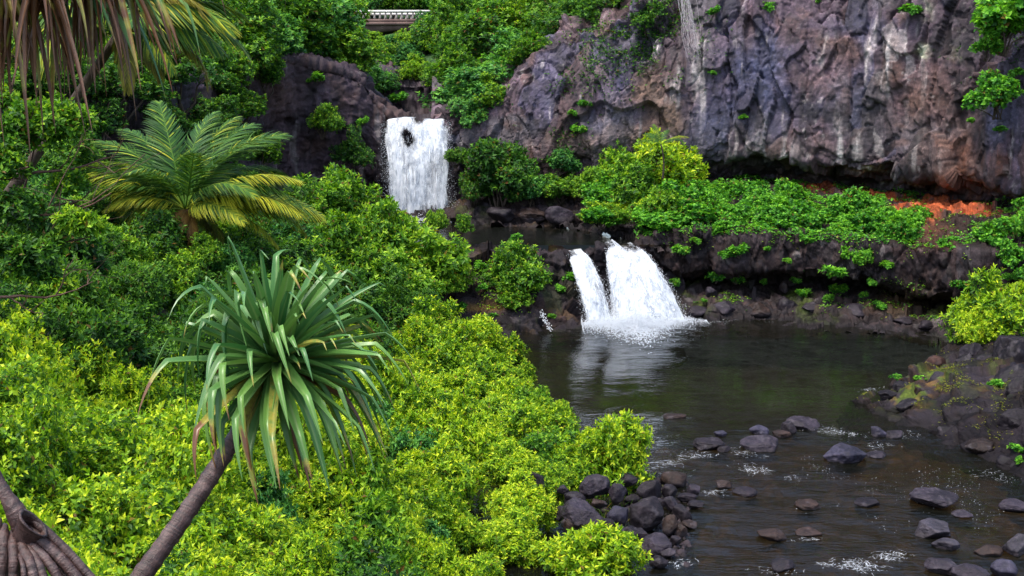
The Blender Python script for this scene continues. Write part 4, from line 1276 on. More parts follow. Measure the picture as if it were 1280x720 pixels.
def crown(name, seed, R0, H, nlump, nshoot, nleaf, L, W, mat, rich=False, spread=1.0, shoot=0.22, tall=0.0, upb=0.5, loose=0.0):
    """A lumpy crown of leafy shoots, base at z = 0. Returns the mesh and the lump centres."""
    R = np.random.default_rng(seed)
    a = R.uniform(0, 2 * pi, nlump)
    rr = R0 * np.sqrt(R.uniform(0.0, 1, nlump)) * 0.72
    lob = 1 + .28 * np.sin(a * 2 + R.uniform(0, 6)) + .18 * np.sin(a * 3 + R.uniform(0, 6)) + .12 * np.sin(a * 5 + R.uniform(0, 6))
    top = H * lob * np.sqrt(np.clip(1 - (rr / R0) ** 2, 0.05, 1))
    rr = rr * (2 - lob) ** .5
    zc = top * R.uniform(0.25, 0.9, nlump)
    C = np.stack([rr * np.cos(a), rr * np.sin(a), zc], 1)
    lr = R0 * R.uniform(0.16, 0.46, nlump) * spread
    k = R.choice(nlump, nshoot, p=lr ** 2 / (lr ** 2).sum())
    d = unit(R.normal(size=(nshoot, 3)) + np.array([0, 0, upb]))
    rad_ = lr[k] * np.where(R.uniform(size=nshoot) < .78, R.uniform(.82, 1.08 + loose, nshoot), R.uniform(.35, .9, nshoot))
    sprig = R.uniform(size=nshoot) < .05
    rad_ = np.where(sprig, lr[k] * R.uniform(1.1, 1.75, nshoot), rad_)
    p = C[k] + d * rad_[:, None] * np.array([1, 1, 0.85 + tall])
    p[:, 2] = np.maximum(p[:, 2], 0.02)
    # shoots buried deep in another lump are dropped
    dist = np.min(np.linalg.norm(p[:, None] - C[None], axis=2) / lr[None], axis=1)
    keep = dist > R.uniform(0.2, 0.95, nshoot)
    p, d = p[keep], d[keep]
    ns = len(p)
    ax = unit(d * 0.75 + np.array([0, 0, 0.55]) + R.normal(0, .25, (ns, 3)))
    e1 = unit(np.cross(ax, R.normal(size=(ns, 3))))
    e2 = np.cross(ax, e1)
    j = np.arange(nleaf)
    t = (j + 0.5) / nleaf
    ph = j * 2.399 + 0.0
    phs = ph[None] + R.uniform(0, 6.28, (ns, 1))
    radial = e1[:, None] * np.cos(phs)[..., None] + e2[:, None] * np.sin(phs)[..., None]
    th = np.radians(95 - 62 * t)[None] + R.normal(0, .22, (ns, nleaf))
    ld_ = ax[:, None] * np.cos(th)[..., None] + radial * np.sin(th)[..., None]
    ld_[..., 2] -= 0.22 * (1 - t)[None]
    ld_ = unit(ld_)
    base = p[:, None] + ax[:, None] * ((t - 0.6) * shoot)[None, :, None]
    sz = (0.75 + 0.5 * np.sin(pi * (0.15 + 0.7 * t)))[None] * R.uniform(0.7, 1.25, (ns, nleaf))
    upv = unit(ax[:, None] + 0.25 * R.normal(size=(ns, nleaf, 3)))
    hgt = np.clip(p[:, 2] / (H + 1e-6), 0, 1)
    vig = R.uniform(0, 1, ns)
    age = np.clip(0.10 + 0.75 * t[None] ** 1.2 * (0.25 + 0.95 * vig[:, None] ** 0.8) + 0.10 * R.normal(size=(ns, nleaf)), 0, 1)
    deadl = (R.uniform(size=(ns, nleaf)) < 0.022) * 0.85
    lc = np.stack([R.uniform(0, 1, (ns, nleaf)), age, deadl], -1).reshape(-1, 3)
    me = leaf_mesh(name, base.reshape(-1, 3), ld_.reshape(-1, 3), upv.reshape(-1, 3), (L * sz).ravel(), (W * sz).ravel(), lc, mat, rich)
    return me, C, lr


def stems(name, C, seed, r0, mat, n=7, foot=0.12, sink=0.5):
    """Branching stems from the ground up into the lumps of a crown."""
    R = np.random.default_rng(seed)
    parts = []
    for i in R.choice(len(C), min(n, len(C)), replace=False):
        a = np.array([R.normal(0, foot), R.normal(0, foot), -sink])
        c = C[i]
        m1 = a + (c - a) * .4 + np.array([R.normal(0, .08), R.normal(0, .08), .12 * c[2]])
        m2 = a + (c - a) * .75 + R.normal(0, .07, 3)
        parts.append(tube(np.array([a, m1, m2, c]), r0 * np.array([1, .75, .5, .2]) * R.uniform(.7, 1.1), 5))
        for _ in range(2):                                           # bare twigs that reach out through the leaves
            e_ = c + unit(R.normal(size=3) + np.array([0, -.2, .5])) * R.uniform(.25, .5)
            parts.append(tube(np.array([m2, (m2 + e_) / 2 + R.normal(0, .04, 3), e_]), r0 * np.array([.28, .2, .08]), 3))
    V, f = join(parts)
    return np_mesh(name, V, f, mat)


def plant_proto(name, label, cat, seed, mat, R0=1.0, H=1.1, nlump=20, nshoot=700, nleaf=10, L=.12, W=.05, rich=False, r0=.035, trunk=0.0, part='stem', **kw):
    """A shrub or tree: stem or trunk, crown. With trunk > 0 the crown sits that far up."""
    root = thing(name, label, cat)
    me, C, lr = crown("crown", seed, R0, H, nlump, nshoot, nleaf, L, W, M[mat], rich, **kw)
    c = obj("crown", me, root, (0, 0, trunk), kind='stuff')
    C2 = C + np.array([0, 0, trunk])
    obj(part, stems(part, C2, seed + 1, r0, M['bark'], 8, 0.05 + .03 * R0), root)
    return root


PROTO = {}
EMPTY_LABEL = "plant"
def protos(key, name, cat, n, part='stem', **kw):
    PROTO[key] = []
    for i in range(n):
        r = plant_proto(name, EMPTY_LABEL, cat, kw.get('seed0', 0) + 100 * len(PROTO) + i, part=part, **{a: b for a, b in kw.items() if a != 'seed0'})
        PROTO[key].append([r, False])

protos('bright', 'shrub', 'shrub', 5, mat='leaf_bright', R0=1.0, H=1.15, nlump=40, nshoot=1700, nleaf=10, L=.102, W=.041, shoot=.16, loose=.35, spread=.8)
protos('near', 'shrub', 'shrub', 3, mat='leaf_bright', R0=1.0, H=1.2, nlump=34, nshoot=1050, nleaf=9, L=.092, W=.046, rich=True, shoot=.16, loose=.35, spread=.8)
protos('mid', 'bush', 'bush', 4, mat='leaf_mid', R0=1.0, H=1.15, nlump=36, nshoot=1350, nleaf=9, L=.10, W=.048, shoot=.14, loose=.3, spread=.8)
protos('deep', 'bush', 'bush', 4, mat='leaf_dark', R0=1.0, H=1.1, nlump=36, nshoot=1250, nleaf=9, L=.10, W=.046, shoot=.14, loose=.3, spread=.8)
protos('cool', 'bush', 'bush', 3, mat='leaf_cool', R0=1.0, H=1.0, nlump=34, nshoot=1150, nleaf=9, L=.11, W=.055, shoot=.14, loose=.25, spread=.8)
protos('vine', 'shrub', 'shrub', 5, mat='leaf_vine', R0=1.0, H=1.15, nlump=26, nshoot=760, nleaf=8, L=.13, W=.09, shoot=.14, loose=.5, spread=.72)
protos('tree_mid', 'tree', 'tree', 3, 'trunk', mat='leaf_mid', R0=1.0, H=1.5, nlump=44, nshoot=1500, nleaf=9, L=.080, W=.042, shoot=.10, trunk=.35, r0=.04, spread=.72, loose=.25)
protos('tree_dark', 'tree', 'tree', 4, 'trunk', mat='leaf_wood', R0=1.0, H=1.5, nlump=44, nshoot=1500, nleaf=9, L=.078, W=.040, shoot=.10, trunk=.35, r0=.04, spread=.72, loose=.25)
protos('tree_cool', 'tree', 'tree', 3, 'trunk', mat='leaf_cool', R0=1.0, H=1.35, nlump=44, nshoot=1500, nleaf=9, L=.082, W=.044, shoot=.10, trunk=.3, r0=.04, spread=.72, loose=.25)
protos('tuft', 'small_plant', 'plant', 3, mat='leaf_vine', R0=1.0, H=.9, nlump=10, nshoot=110, nleaf=8, L=.32, W=.17, shoot=.3, loose=.3, r0=.03)

PR = np.random.default_rng(77)


def put(key, p, r, label, group=None, hs=1.0, rz=None, tilt=0.12):
    """Stand a plant of a kind at the ground point p with crown radius r."""
    lst = PROTO[key]
    i = PR.integers(len(lst))
    root, used = lst[i]
    if not used:
        lst[i][1] = True
        o = root
        o["label"] = label
        if group:
            o["group"] = group
    else:
        o = copy_tree(root, label, group)
    o.location = p
    o.scale = (r * PR.uniform(.9, 1.1), r * PR.uniform(.9, 1.1), r * hs * PR.uniform(.88, 1.12))
    o.rotation_euler = (PR.normal(0, tilt), PR.normal(0, tilt), PR.uniform(0, 6.28) if rz is None else rz)
    return o


def at(key, u, v, Y_, wpx, label, group=None, hs=1.0, H=1.1):
    """A plant whose crown shows wpx pixels wide, centred on pixel (u, v), at distance Y_."""
    r = wpx / 2 * Y_ / F
    p = P(u, v, Y_)
    p[2] -= H * hs * r * 0.5
    return put(key, p, r, label, group, hs)


def inside(poly, u, v):
    n = len(poly); c = False
    for i in range(n):
        (x1, y1), (x2, y2) = poly[i], poly[i - 1]
        if (y1 > v) != (y2 > v) and u < (x2 - x1) * (v - y1) / (y2 - y1) + x1:
            c = not c
    return c

# ------------------------------------------------------------------ shrubs on the left bank
BR = [(235, 735), (230, 560), (330, 440), (480, 440), (520, 395), (600, 425), (660, 432), (648, 470), (690, 510), (720, 545), (792, 560), (800, 590), (730, 590), (690, 575), (640, 590), (660, 610), (700, 612), (690, 650), (720, 668), (770, 668), (835, 715), (840, 760), (235, 760)]
BARE = [(690, 585), (860, 580), (880, 700), (830, 700), (770, 655), (700, 660), (690, 625), (640, 612), (650, 585)]
MASK_PAN = [(0, 600), (60, 640), (130, 760), (-50, 760)]
pts = []
GRIDS = ((6.5, 14, 0.85), (14, 24, 1.15), (24, 36, 1.4), (36, 52, 1.7))
for (ya, yb, step) in GRIDS:
    yy = ya
    row = 0
    while yy < yb:
        xx = -40 + (row % 2) * step * .5
        while xx < 8:
            x, y = xx + PR.uniform(-.35, .35) * step, yy + PR.uniform(-.35, .35) * step
            z_ = ground_z(x, y)
            if z_ > -0.05:
                pts.append((x, y, z_, step))
            xx += step
        yy += step * .9
        row += 1
def zone_label(key, u, v):
    """What a shrub of the left bank stands beside, from where it shows."""
    if key == 'bright' or (key in ('mid', 'cool') and v > 455):
        what = {'bright': "yellow-green shrub", 'mid': "greener bush", 'cool': "bluish green bush"}[key]
        if u < 250:
            where = "in the leafy thicket left of the leaning trunk"
        elif v > 640 and u < 430:
            where = "along the bottom edge just right of the leaning trunk"
        elif u < 430:
            where = "underneath the hanging leaves of the pandanus head"
        elif v > 600:
            where = "in the thicket left of the boulder heap"
        elif v > 500:
            where = "in the middle of the slope between pandanus and pool"
        else:
            where = "at the top of the sunlit slope right of the pandanus head"
    elif key == 'near':
        what = "large-leaved yellow-green shrub"
        where = ("between the stump and the lower trunk" if u > 95 else "right over the stump at the corner") if v > 600 else ("at the left edge above the stump" if u < 110 else "left of the middle of the leaning trunk")
    else:
        what = {'deep': "dark green bush", 'mid': "mid-green bush", 'cool': "bluish green bush", 'bright': "yellowish bush"}[key]
        where = "under the twiggy tree at the left edge" if u < 130 else ("on the shaded slope below the coconut palm" if u < 270 else "behind the pandanus head")
    return what + " " + where, what + ("es " if what.endswith("h") else "s ") + where
ncount = 0
for (x, y, z_, step) in pts:
    u, v = project(np.array([x, y, z_ + step * .6]))
    if not (-70 < u < 860 and v < 800):
        continue
    if inside(BARE, u, v + 6) or (v > 735 and y < 14 and u > 420):
        continue
    r = step * PR.uniform(.5, .95)
    hs = PR.uniform(.75, 1.5)
    if inside(BR, u, v):
        q = PR.uniform()
        key = 'bright' if q < .80 else ('mid' if q < .93 else 'cool')
        if y < 11.5:
            key = 'near'
    elif u < 250 and v > 455:
        key = 'near' if y < 22 else ('bright' if PR.uniform() < .75 else 'mid')
    elif u > 640 and v > 420:
        continue
    elif u > 480 and v > 392:
        continue
    elif u > 400 and v < 395:
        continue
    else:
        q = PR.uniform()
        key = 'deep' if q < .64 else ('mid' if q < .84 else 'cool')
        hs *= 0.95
    # nothing may grow into the lens or stand in front of the leaning pandanus
    if y < 9.5 and u > 120:
        continue
    if y < 8.3 and v < 560:
        continue
    put(key, (x, y, z_ - .05), r, *zone_label(key, u, v), hs=hs)
    ncount += 1
print("left bank shrubs", ncount)

for (u, v_, Y_, w, kk) in ((255, 318, 36.5, 50, 'mid'), (225, 322, 36.5, 50, 'deep'), (285, 330, 37, 60, 'cool'), (190, 320, 36, 60, 'mid')):
    at(kk, u, v_, Y_, w, "bush crowding round the foot of the coconut palm", "bushes round the coconut palm's foot")
# outline shrubs at the water's edge and other bushes that can be told apart
at('bright', 730, 572, 31.8, 84, "rounded yellow-green shrub reaching out over the stream above the boulder heap")
at('bright', 735, 695, 25.3, 150, "broad yellow-green shrub at the bottom edge beside the stream")
at('bright', 655, 640, 28.0, 90, "yellow-green shrub just left of the boulder heap")
at('bright', 625, 447, 46.0, 66, "yellow-green shrub at the pool's left corner, below the rock barrier")
for (u, v, Y_, w) in ((600, 470, 43, 90), (640, 500, 39.5, 80), (690, 548, 34.5, 80), (655, 545, 35.5, 90), (610, 520, 38, 90), (570, 490, 40, 90), (720, 590, 31.5, 70), (690, 600, 30.5, 60), (640, 590, 31, 80), (600, 560, 34, 90), (640, 680, 26.5, 90), (560, 450, 43, 90), (650, 475, 43, 50), (690, 520, 37.5, 56)):
    at('bright', u, v, Y_, w, "sunlit yellow-green shrub along the left shore of the lower pool", "yellow-green shrubs along the pool's left shore")
at('mid', 668, 505, 38.5, 60, "shrub bulging over the left shore of the lower pool")
at('bright', 600, 432, 46.0, 90, "topmost yellow-green shrub under the dark rock barrier")
at('bright', 540, 420, 45.0, 100, "pale yellow-green shrub right of the pandanus crown")
at('mid', 640, 338, 54.0, 78, "rounded green bush growing alone on the rock barrier beside the lower falls", hs=1.2)
at('mid', 640, 370, 53.4, 60, "low green bush below the rounded one on the rock barrier", hs=.8)
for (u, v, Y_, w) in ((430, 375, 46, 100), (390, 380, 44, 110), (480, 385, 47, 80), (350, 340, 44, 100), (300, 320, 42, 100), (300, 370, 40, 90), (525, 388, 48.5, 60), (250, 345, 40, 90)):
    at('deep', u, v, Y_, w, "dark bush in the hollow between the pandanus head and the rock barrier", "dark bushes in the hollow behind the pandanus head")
gm = "fresh green bushes between the palm and the upper fall"
for (u, v, Y_, w, lab) in ((430, 262, 54, 110, "tall fresh green bush left of the upper waterfall"), (470, 290, 52, 90, "fresh green bush covering the left foot of the upper waterfall"), (520, 318, 52.5, 120, "broad fresh green bush in front of the rock barrier"),
                           (545, 276, 56, 30, "slender leafy sprig in front of the waterfall's foot"), (578, 280, 56.5, 30, "small leafy sprig right of the waterfall's foot"), (450, 335, 50, 110, "fresh green bush above the pandanus crown"), (555, 340, 53, 76, "bush creeping over the rock barrier's left end"), (490, 350, 50, 100, "bush hanging over the dark hollow above the yellow thicket"),
                           (395, 250, 52, 90, "fresh green bush right of the coconut palm"), (415, 310, 50, 90, "shadowy green bush right of the coconut palm trunk"), (350, 285, 48, 90, "bluish dark bush behind the coconut palm trunk"), (380, 340, 46, 110, "bush behind the top of the pandanus crown")):
    at('cool' if 'luish' in lab else 'mid', u, v, Y_, w, lab, gm, hs=1.1)
at('mid', 305, 240, 50, 70, "bush with lit top right behind the coconut palm crown", gm)
at('mid', 405, 150, 66, 44, "small bush clinging to the bare rock wall left of the upper fall")
at('deep', 440, 190, 67, 50, "dark bush on the ledge left of the upper waterfall")
at('deep', 570, 195, 67.5, 30, "small dark bush at the upper waterfall's right edge")
at('deep', 625, 215, 66.2, 100, "large dark green bush under the cliff right of the upper waterfall")
at('cool', 660, 230, 66, 60, "lower dark bush under the cliff, right of the upper waterfall")
at('deep', 592, 232, 66.5, 50, "dark bush right beside the upper waterfall's foot")
at('cool', 700, 200, 66.5, 40, "bush climbing the cliff face left of the terrace thicket")
at('mid', 700, 232, 66.0, 50, "small bush at the left end of the terrace")
at('bright', 1246, 392, 45.5, 96, "bright yellow-green bush on the rocky bank right of the pool", hs=1.15)
at('bright', 1225, 412, 44.6, 54, "lower bright clump of leaves on the rocky bank, left of the bigger bush")
at('bright', 1272, 372, 46.0, 50, "bright leaves at the right frame edge above the rocky bank")
at('vine', 1246, 115, 55.2, 60, "green bush hanging on the cliff at the right edge", hs=1.1)
at('vine', 1262, 22, 55.5, 90, "green bush overhanging the cliff in the top right corner")
at('vine', 1235, 55, 56.0, 40, "small green bush on the cliff below the top right corner")

# ------------------------------------------------------------------ shrubs on the terrace
tz = []
tu, tv = project(TP)
rows = np.arange(TP.shape[0])
def terr_point(u, f):
    """Point on the terrace top: f = 0 at the cliff's foot, 1 at the lip."""
    i = np.argmin(np.abs(tu[:, 60] - u))
    j = np.where(TP[i, :, 2] > 3.3)[0]
    lip = j[np.argmin(TP[i, j, 1] + 0 * j)]
    back = np.argmin(np.abs(np.arange(TP.shape[1]) - 0.10 * TP.shape[1]))
    jj = int(back + (lip - back) * f)
    return TP[i, jj]


for i in range(105):
    u = PR.uniform(735, 1150)
    f = PR.uniform(0, .9)
    x = (u - 735) / 415
    if (u > 1105 and f < .5) or (u > 990 and f < .13):
        continue
    p = P(u, (234 + x * 18) * (1 - f) + (287 + x * 20) * f, (66.4 - 3 * x) * (1 - f) + (57.5 - 3.2 * x) * f)
    r = PR.uniform(.7, 1.35) * (1.15 if u < 870 else .9)
    key = 'vine'
    part_ = "nearest the yellow-green bush" if u < 880 else ("midway along the cliff" if u < 1000 else "beside the red soil")
    row_ = "at the cliff's foot" if f < .33 else ("in mid-terrace" if f < .62 else "along the terrace lip")
    lab, grp = "bright green leafy shrub %s, %s" % (row_, part_), "green shrubs %s, %s" % (row_, part_)
    if u < 870 and PR.uniform() < .6:
        key, r = 'mid' if i % 3 else 'bright', r * 1.1
        lab = "yellow-green bush at the left end of the terrace under the cliff"
        grp = "yellow-green bushes at the terrace's left end"
    put(key, p - np.array([0, 0, .15]), r, lab, grp, hs=PR.uniform(.5, .95))
for (u, v, Y_, w, lab) in ((765, 222, 65, 90, "big yellow-green bush at the terrace's left end, against the cliff"), (830, 215, 65, 110, "tallest yellow-green bush on the terrace, beneath the little palm"), (800, 240, 62.5, 80, "yellow-green bush above the upper pool's right shore")):
    at('bright' if u == 830 else 'mid', u, v, Y_, w * .9, lab, hs=1.0)
gt = "green shrubs at the right end of the terrace"
for (u, v, Y_, w) in ((1185, 306, 53.2, 34), (1240, 295, 52, 50), (1265, 320, 50.5, 44), (1210, 318, 52.5, 34), (1275, 285, 52.5, 40), (1278, 260, 54, 30), (1168, 320, 53.5, 24), (1080, 320, 54.6, 36), (1105, 300, 54.8, 40), (1130, 290, 54.8, 40), (1060, 315, 55.2, 30), (1280, 345, 49.5, 30)):
    at('vine', u, v, Y_, w, "green shrub growing over the right part of the terrace edge", gt)
gp = "small plants rooted in the terrace's rock face"
for (u, v, Y_, w) in ((850, 311, 56.4, 22), (925, 312, 56.0, 26), (905, 318, 56, 14), (810, 345, 56.6, 14), (1043, 338, 54.6, 32), (1050, 360, 56.5, 24), (1205, 353, 51.6, 24), (895, 345, 57, 24), (920, 348, 57, 20), (995, 350, 56.5, 14), (1090, 352, 54.5, 16), (985, 325, 55.6, 12), (1010, 300, 55.2, 16), (870, 300, 56.4, 14), (1005, 365, 56, 20), (1035, 372, 55.6, 18), (1080, 368, 55.2, 14), (1100, 380, 54.6, 16), (960, 310, 55.8, 12), (1110, 330, 54, 16), (1260, 345, 50.2, 18), (880, 375, 55.8, 10), (845, 352, 57, 16), (955, 352, 57.3, 12)):
    at('tuft', u, v, Y_, w, "small green plant rooted in the terrace's dark rock face", gp, hs=.8)
gp = "small plants rooted on the rocky bank"
for (u, v, Y_, w) in ((1188, 499, 38.5, 26), (1212, 511, 37.4, 20), (1245, 478, 38.2, 18), (1175, 530, 37.0, 9), (1205, 532, 36.2, 9), (1275, 560, 33.0, 26), (1278, 575, 32.6, 18), (1238, 548, 34.6, 9), (1150, 472, 41, 16), (1120, 470, 42, 14), (1260, 452, 41, 14), (1165, 535, 37, 8)):
    at('tuft', u, v, Y_, w, "small green plant rooted among rocks of the right bank", gp, hs=.7)
gp = "small plants rooted on cliff and gorge walls"
for (u, v, Y_, w) in ((730, 128, 67.3, 16), (722, 160, 67.2, 20), (715, 140, 67.4, 12), (1140, 10, 61.4, 24), (930, 145, 65.6, 10), (1215, 150, 58.3, 12), (890, 90, 66, 10), (1270, 90, 55.8, 20), (395, 95, 67, 20), (500, 120, 78.5, 24), (455, 150, 68.6, 16), (960, 5, 66.4, 24), (1020, 0, 65.8, 20), (895, 12, 66.6, 16), (1250, 160, 56.5, 16)):
    at('tuft', u, v, Y_, w, "small green plant rooted high on the dark rock wall", gp, hs=.8)
gp = "small plants rooted on the rock barrier"
for (u, v, Y_, w) in ((603, 358, 54, 14), (575, 385, 53, 24), (545, 390, 52.6, 28), (715, 345, 55.4, 22), (700, 360, 55, 16), (600, 330, 55.2, 16), (690, 395, 53.6, 14), (655, 405, 52.8, 14), (560, 400, 52.4, 22), (520, 385, 53, 40), (620, 395, 53, 18), (670, 350, 55, 24), (645, 295, 57, 16), (585, 315, 56, 22)):
    at('tuft', u, v, Y_, w, "small green plant rooted on the rock barrier between the pools", gp, hs=.8)

# ------------------------------------------------------------------ trees above the gorge
TR = [  # kind, u, v, Y, width px, label
    ('tree_mid', 300, 40, 62, 110), ('tree_mid', 345, 20, 70, 120), ('tree_mid', 285, 95, 56, 70), ('tree_cool', 395, 30, 72, 110), ('tree_mid', 430, 65, 72, 80), ('tree_dark', 350, 60, 69, 70), ('tree_mid', 420, 100, 70.5, 60),
    ('tree_mid', 560, 52, 95, 70), ('tree_mid', 470, 84, 88, 60), ('tree_cool', 505, 78, 92, 60), ('tree_cool', 432, 50, 98, 50), ('tree_dark', 575, 65, 88, 70), ('tree_dark', 565, 25, 100, 90), ('tree_mid', 520, 90, 82, 50), ('tree_cool', 480, 105, 79, 40), ('tree_dark', 545, 95, 79, 44),
    ('tree_cool', 600, 105, 72, 110), ('tree_mid', 570, 92, 74, 70), ('tree_cool', 640, 75, 74, 100), ('tree_mid', 665, 62, 71, 60), ('tree_dark', 620, 40, 82, 110), ('tree_mid', 655, 20, 84, 100), ('tree_dark', 690, 35, 78, 80), ('tree_dark', 720, 15, 76, 80), ('tree_dark', 760, 15, 72, 80), ('tree_mid', 745, -10, 78, 90),
    ('tree_dark', 800, -10, 72, 80), ('tree_dark', 815, 20, 69, 60), ('tree_cool', 590, 140, 70, 56), ('tree_mid', 615, 120, 70, 50), ('tree_dark', 250, 30, 60, 90), ('tree_dark', 255, 90, 54, 70), ('tree_mid', 235, -10, 66, 110), ('tree_dark', 180, 20, 60, 120), ('tree_dark', 100, 30, 58, 130), ('tree_dark', 30, 40, 54, 130),
    ('tree_dark', 700, 0, 90, 100), ('tree_mid', 600, -5, 110, 90), ('tree_mid', 410, 10, 90, 90), ('tree_mid', 370, -15, 86, 100), ('tree_cool', 455, 90, 76, 46), ('tree_mid', 330, 88, 64, 60), ('tree_mid', 560, 120, 73, 40),
    ('tree_cool', 560, 36, 128, 50), ('tree_mid', 590, 18, 126, 56), ('tree_mid', 440, 30, 127, 30), ('tree_cool', 424, 22, 127, 36),
]
for (kd, u, v, Y_, w) in (('tree_dark', 70, 85, 42, 120), ('tree_dark', 150, 95, 45, 100), ('tree_dark', 215, 85, 48, 100), ('tree_dark', 120, 150, 42.5, 80), ('tree_dark', 205, 150, 46, 60), ('tree_dark', 265, 150, 51, 70), ('tree_mid', 300, 130, 56, 60), ('tree_dark', 285, 185, 51, 70), ('tree_mid', 325, 190, 56, 50), ('tree_dark', 20, 100, 41, 120), ('tree_dark', 80, 210, 40, 100), ('tree_mid', 150, 60, 50, 100), ('tree_cool', 230, 55, 55, 100), ('tree_mid', 60, 50, 50, 110), ('tree_cool', 330, 40, 66, 90)):
    TR.append((kd, u, v, Y_, w))
for i, (u_) in enumerate(range(395, 680, 19)):
    TR.append((['tree_mid', 'tree_cool', 'tree_mid'][i % 3], u_, 2 + 6 * sin(i * 2.1), 150, 46))
    TR.append((['tree_cool', 'tree_mid', 'tree_mid'][i % 3], u_ + 8, -22 + 5 * sin(i * 1.3), 175, 46))
for i, (u_, v_) in enumerate(((440, 2), (465, 3), (490, 1), (515, 4), (540, 2), (565, 5), (452, -12), (478, -12), (505, -12), (530, -12))):
    TR.append((['tree_mid', 'tree_cool', 'tree_mid'][i % 3], u_, v_, 137 + (i > 5) * 8, 42))
for i, (u_, v_) in enumerate(((462, 60), (534, 30), (474, 57), (490, 58), (505, 60), (520, 56), (534, 52), (548, 44))):
    TR.append((['tree_mid', 'tree_cool'][i % 2], u_, v_ + 2, 114, 38))
for i, (kd, u, v, Y_, w) in enumerate(TR):
    far = Y_ > 120
    lab = {"tree_mid": "leafy mid-green tree in the dense woods above the gorge", "tree_dark": "dark green tree in the dense woods above the gorge", "tree_cool": "bluish green tree in the dense woods above the gorge"}[kd]
    grp = {"tree_mid": "mid-green trees above the gorge", "tree_dark": "dark trees above the gorge", "tree_cool": "bluish green trees above the gorge"}[kd]
    if u < 240:
        w_ = "behind the hanging dead leaves"
    elif u < 450:
        w_ = "on the slope left of the bridge"
    elif u < 590:
        w_ = "in the gap above the upper waterfall" if v > 70 else "beside the bridge"
    else:
        w_ = "along the sloping top edge of the cliff"
    w_ += ", low down" if v > 85 else (", topmost" if v < 25 else "")
    lab = lab.split(" in the")[0].replace('leafy ', '') + " " + w_
    grp = grp.split(" above")[0] + " " + w_
    if far:
        lab, grp = "distant pale green tree on the hillside behind the bridge", "distant trees behind the bridge"
    at(kd, u, v, Y_, w * 1.12, lab, grp, hs=.8, H=2.0)

# ------------------------------------------------------------------ ground cover on terrace and slopes (nobody could count it)
def cover(name, g, n_, wmask, mat, L, W, seed, lift=.03):
    R = np.random.default_rng(seed)
    nu, nv, _ = g.shape
    i = R.integers(0, nu - 1, n_); j = R.integers(0, nv - 1, n_)
    p = g[i, j] + (g[i + 1, j] - g[i, j]) * R.uniform(0, 1, (n_, 1)) + (g[i, j + 1] - g[i, j]) * R.uniform(0, 1, (n_, 1))
    keep = R.uniform(size=n_) < wmask(p, i, j)
    p = p[keep]
    n_ = len(p)
    d = unit(R.normal(size=(n_, 3)) * [1, 1, .4] + [0, -.2, .35])
    p = p + np.array([0, 0, 1]) * R.uniform(0, 3 * lift, (n_, 1)) + [0, -lift, 0]
    up = unit(np.array([0, -.2, 1]) + R.normal(0, .4, (n_, 3)))
    lc = np.stack([R.uniform(0, 1, n_), np.clip(R.normal(.45, .25, n_), 0, 1), (R.uniform(size=n_) < .03) * .7], 1)
    s = R.uniform(.6, 1.3, n_)
    return obj(name, leaf_mesh(name, p, d, up, L * s, W * s, lc, M[mat]), kind='stuff')


def m_terr(p, i, j):
    u, v = project(p)
    top = smooth(3.3, 3.9, p[:, 2]) * smooth(0.45, 0.75, TN[i, j, 2])
    cl = smooth(-0.35, 0.1, fbm(p.astype(np.float32) * np.float32(.7), 3, 201))
    red = np.clip(blob(u, v, 1192, 258, 55, 16) * 1.5 + blob(u, v, 1018, 232, 22, 8) + blob(u, v, 1070, 238, 22, 8) + blob(u, v, 1175, 285, 45, 25), 0, 1)
    return top * cl * (1 - red) * np.where(u > 1140, .35, 1)
def m_cliff(p, i, j):
    u, v = project(p)
    z = np.clip(blob(u, v, 800, 30, 60, 55) * 1.3 + blob(u, v, 720, 90, 40, 30) * .5 + blob(u, v, 1250, 40, 50, 50) * .5 + blob(u, v, 690, 200, 40, 40) * .6, 0, 1)
    return z * smooth(-0.1, 0.25, fbm(p.astype(np.float32) * np.float32(.6), 4, 209))
cover("cliff_creepers", CP_, 120000, m_cliff, 'leaf_dark', .20, .11, 305, .06)
cover("ground_cover", TP, 90000, m_terr, 'leaf_vine', .17, .11, 301, .06)


def m_face(p, i, j):
    u, v = project(p)
    a = smooth(0.12, 0.35, fbm(p.astype(np.float32) * np.float32(.8), 4, 203))
    slope = smooth(2.5, 1.9, p[:, 2]) * smooth(.25, .5, p[:, 2])
    edge = smooth(3.0, 3.8, p[:, 2]) * .8
    return a * np.clip(slope * 1.0 + edge, 0, 1) * .8
cover("moss_and_creepers", TP, 60000, m_face, 'leaf_mid', .12, .07, 302, .03)
cover("barrier_creepers", BP, 40000, lambda p, i, j: smooth(0.12, 0.35, fbm(p.astype(np.float32) * np.float32(.8), 4, 207)) * smooth(.5, .9, p[:, 2]) * (project(p)[0] < 715) * .7, 'leaf_mid', .12, .06, 303, .03)


def m_bank(p, i, j):
    u, v = project(p)
    mz = np.clip(blob(u, v, 1120, 488, 60, 30) + blob(u, v, 1165, 470, 40, 18) + blob(u, v, 1245, 470, 22, 30) * .7 + .08, 0, 1)
    return mz * smooth(0.05, .3, fbm(p.astype(np.float32) * np.float32(1.5), 4, 205)) * smooth(.08, .25, p[:, 2])
cover("bank_moss", KP, 150000, m_bank, 'moss', .07, .03, 304, .012)

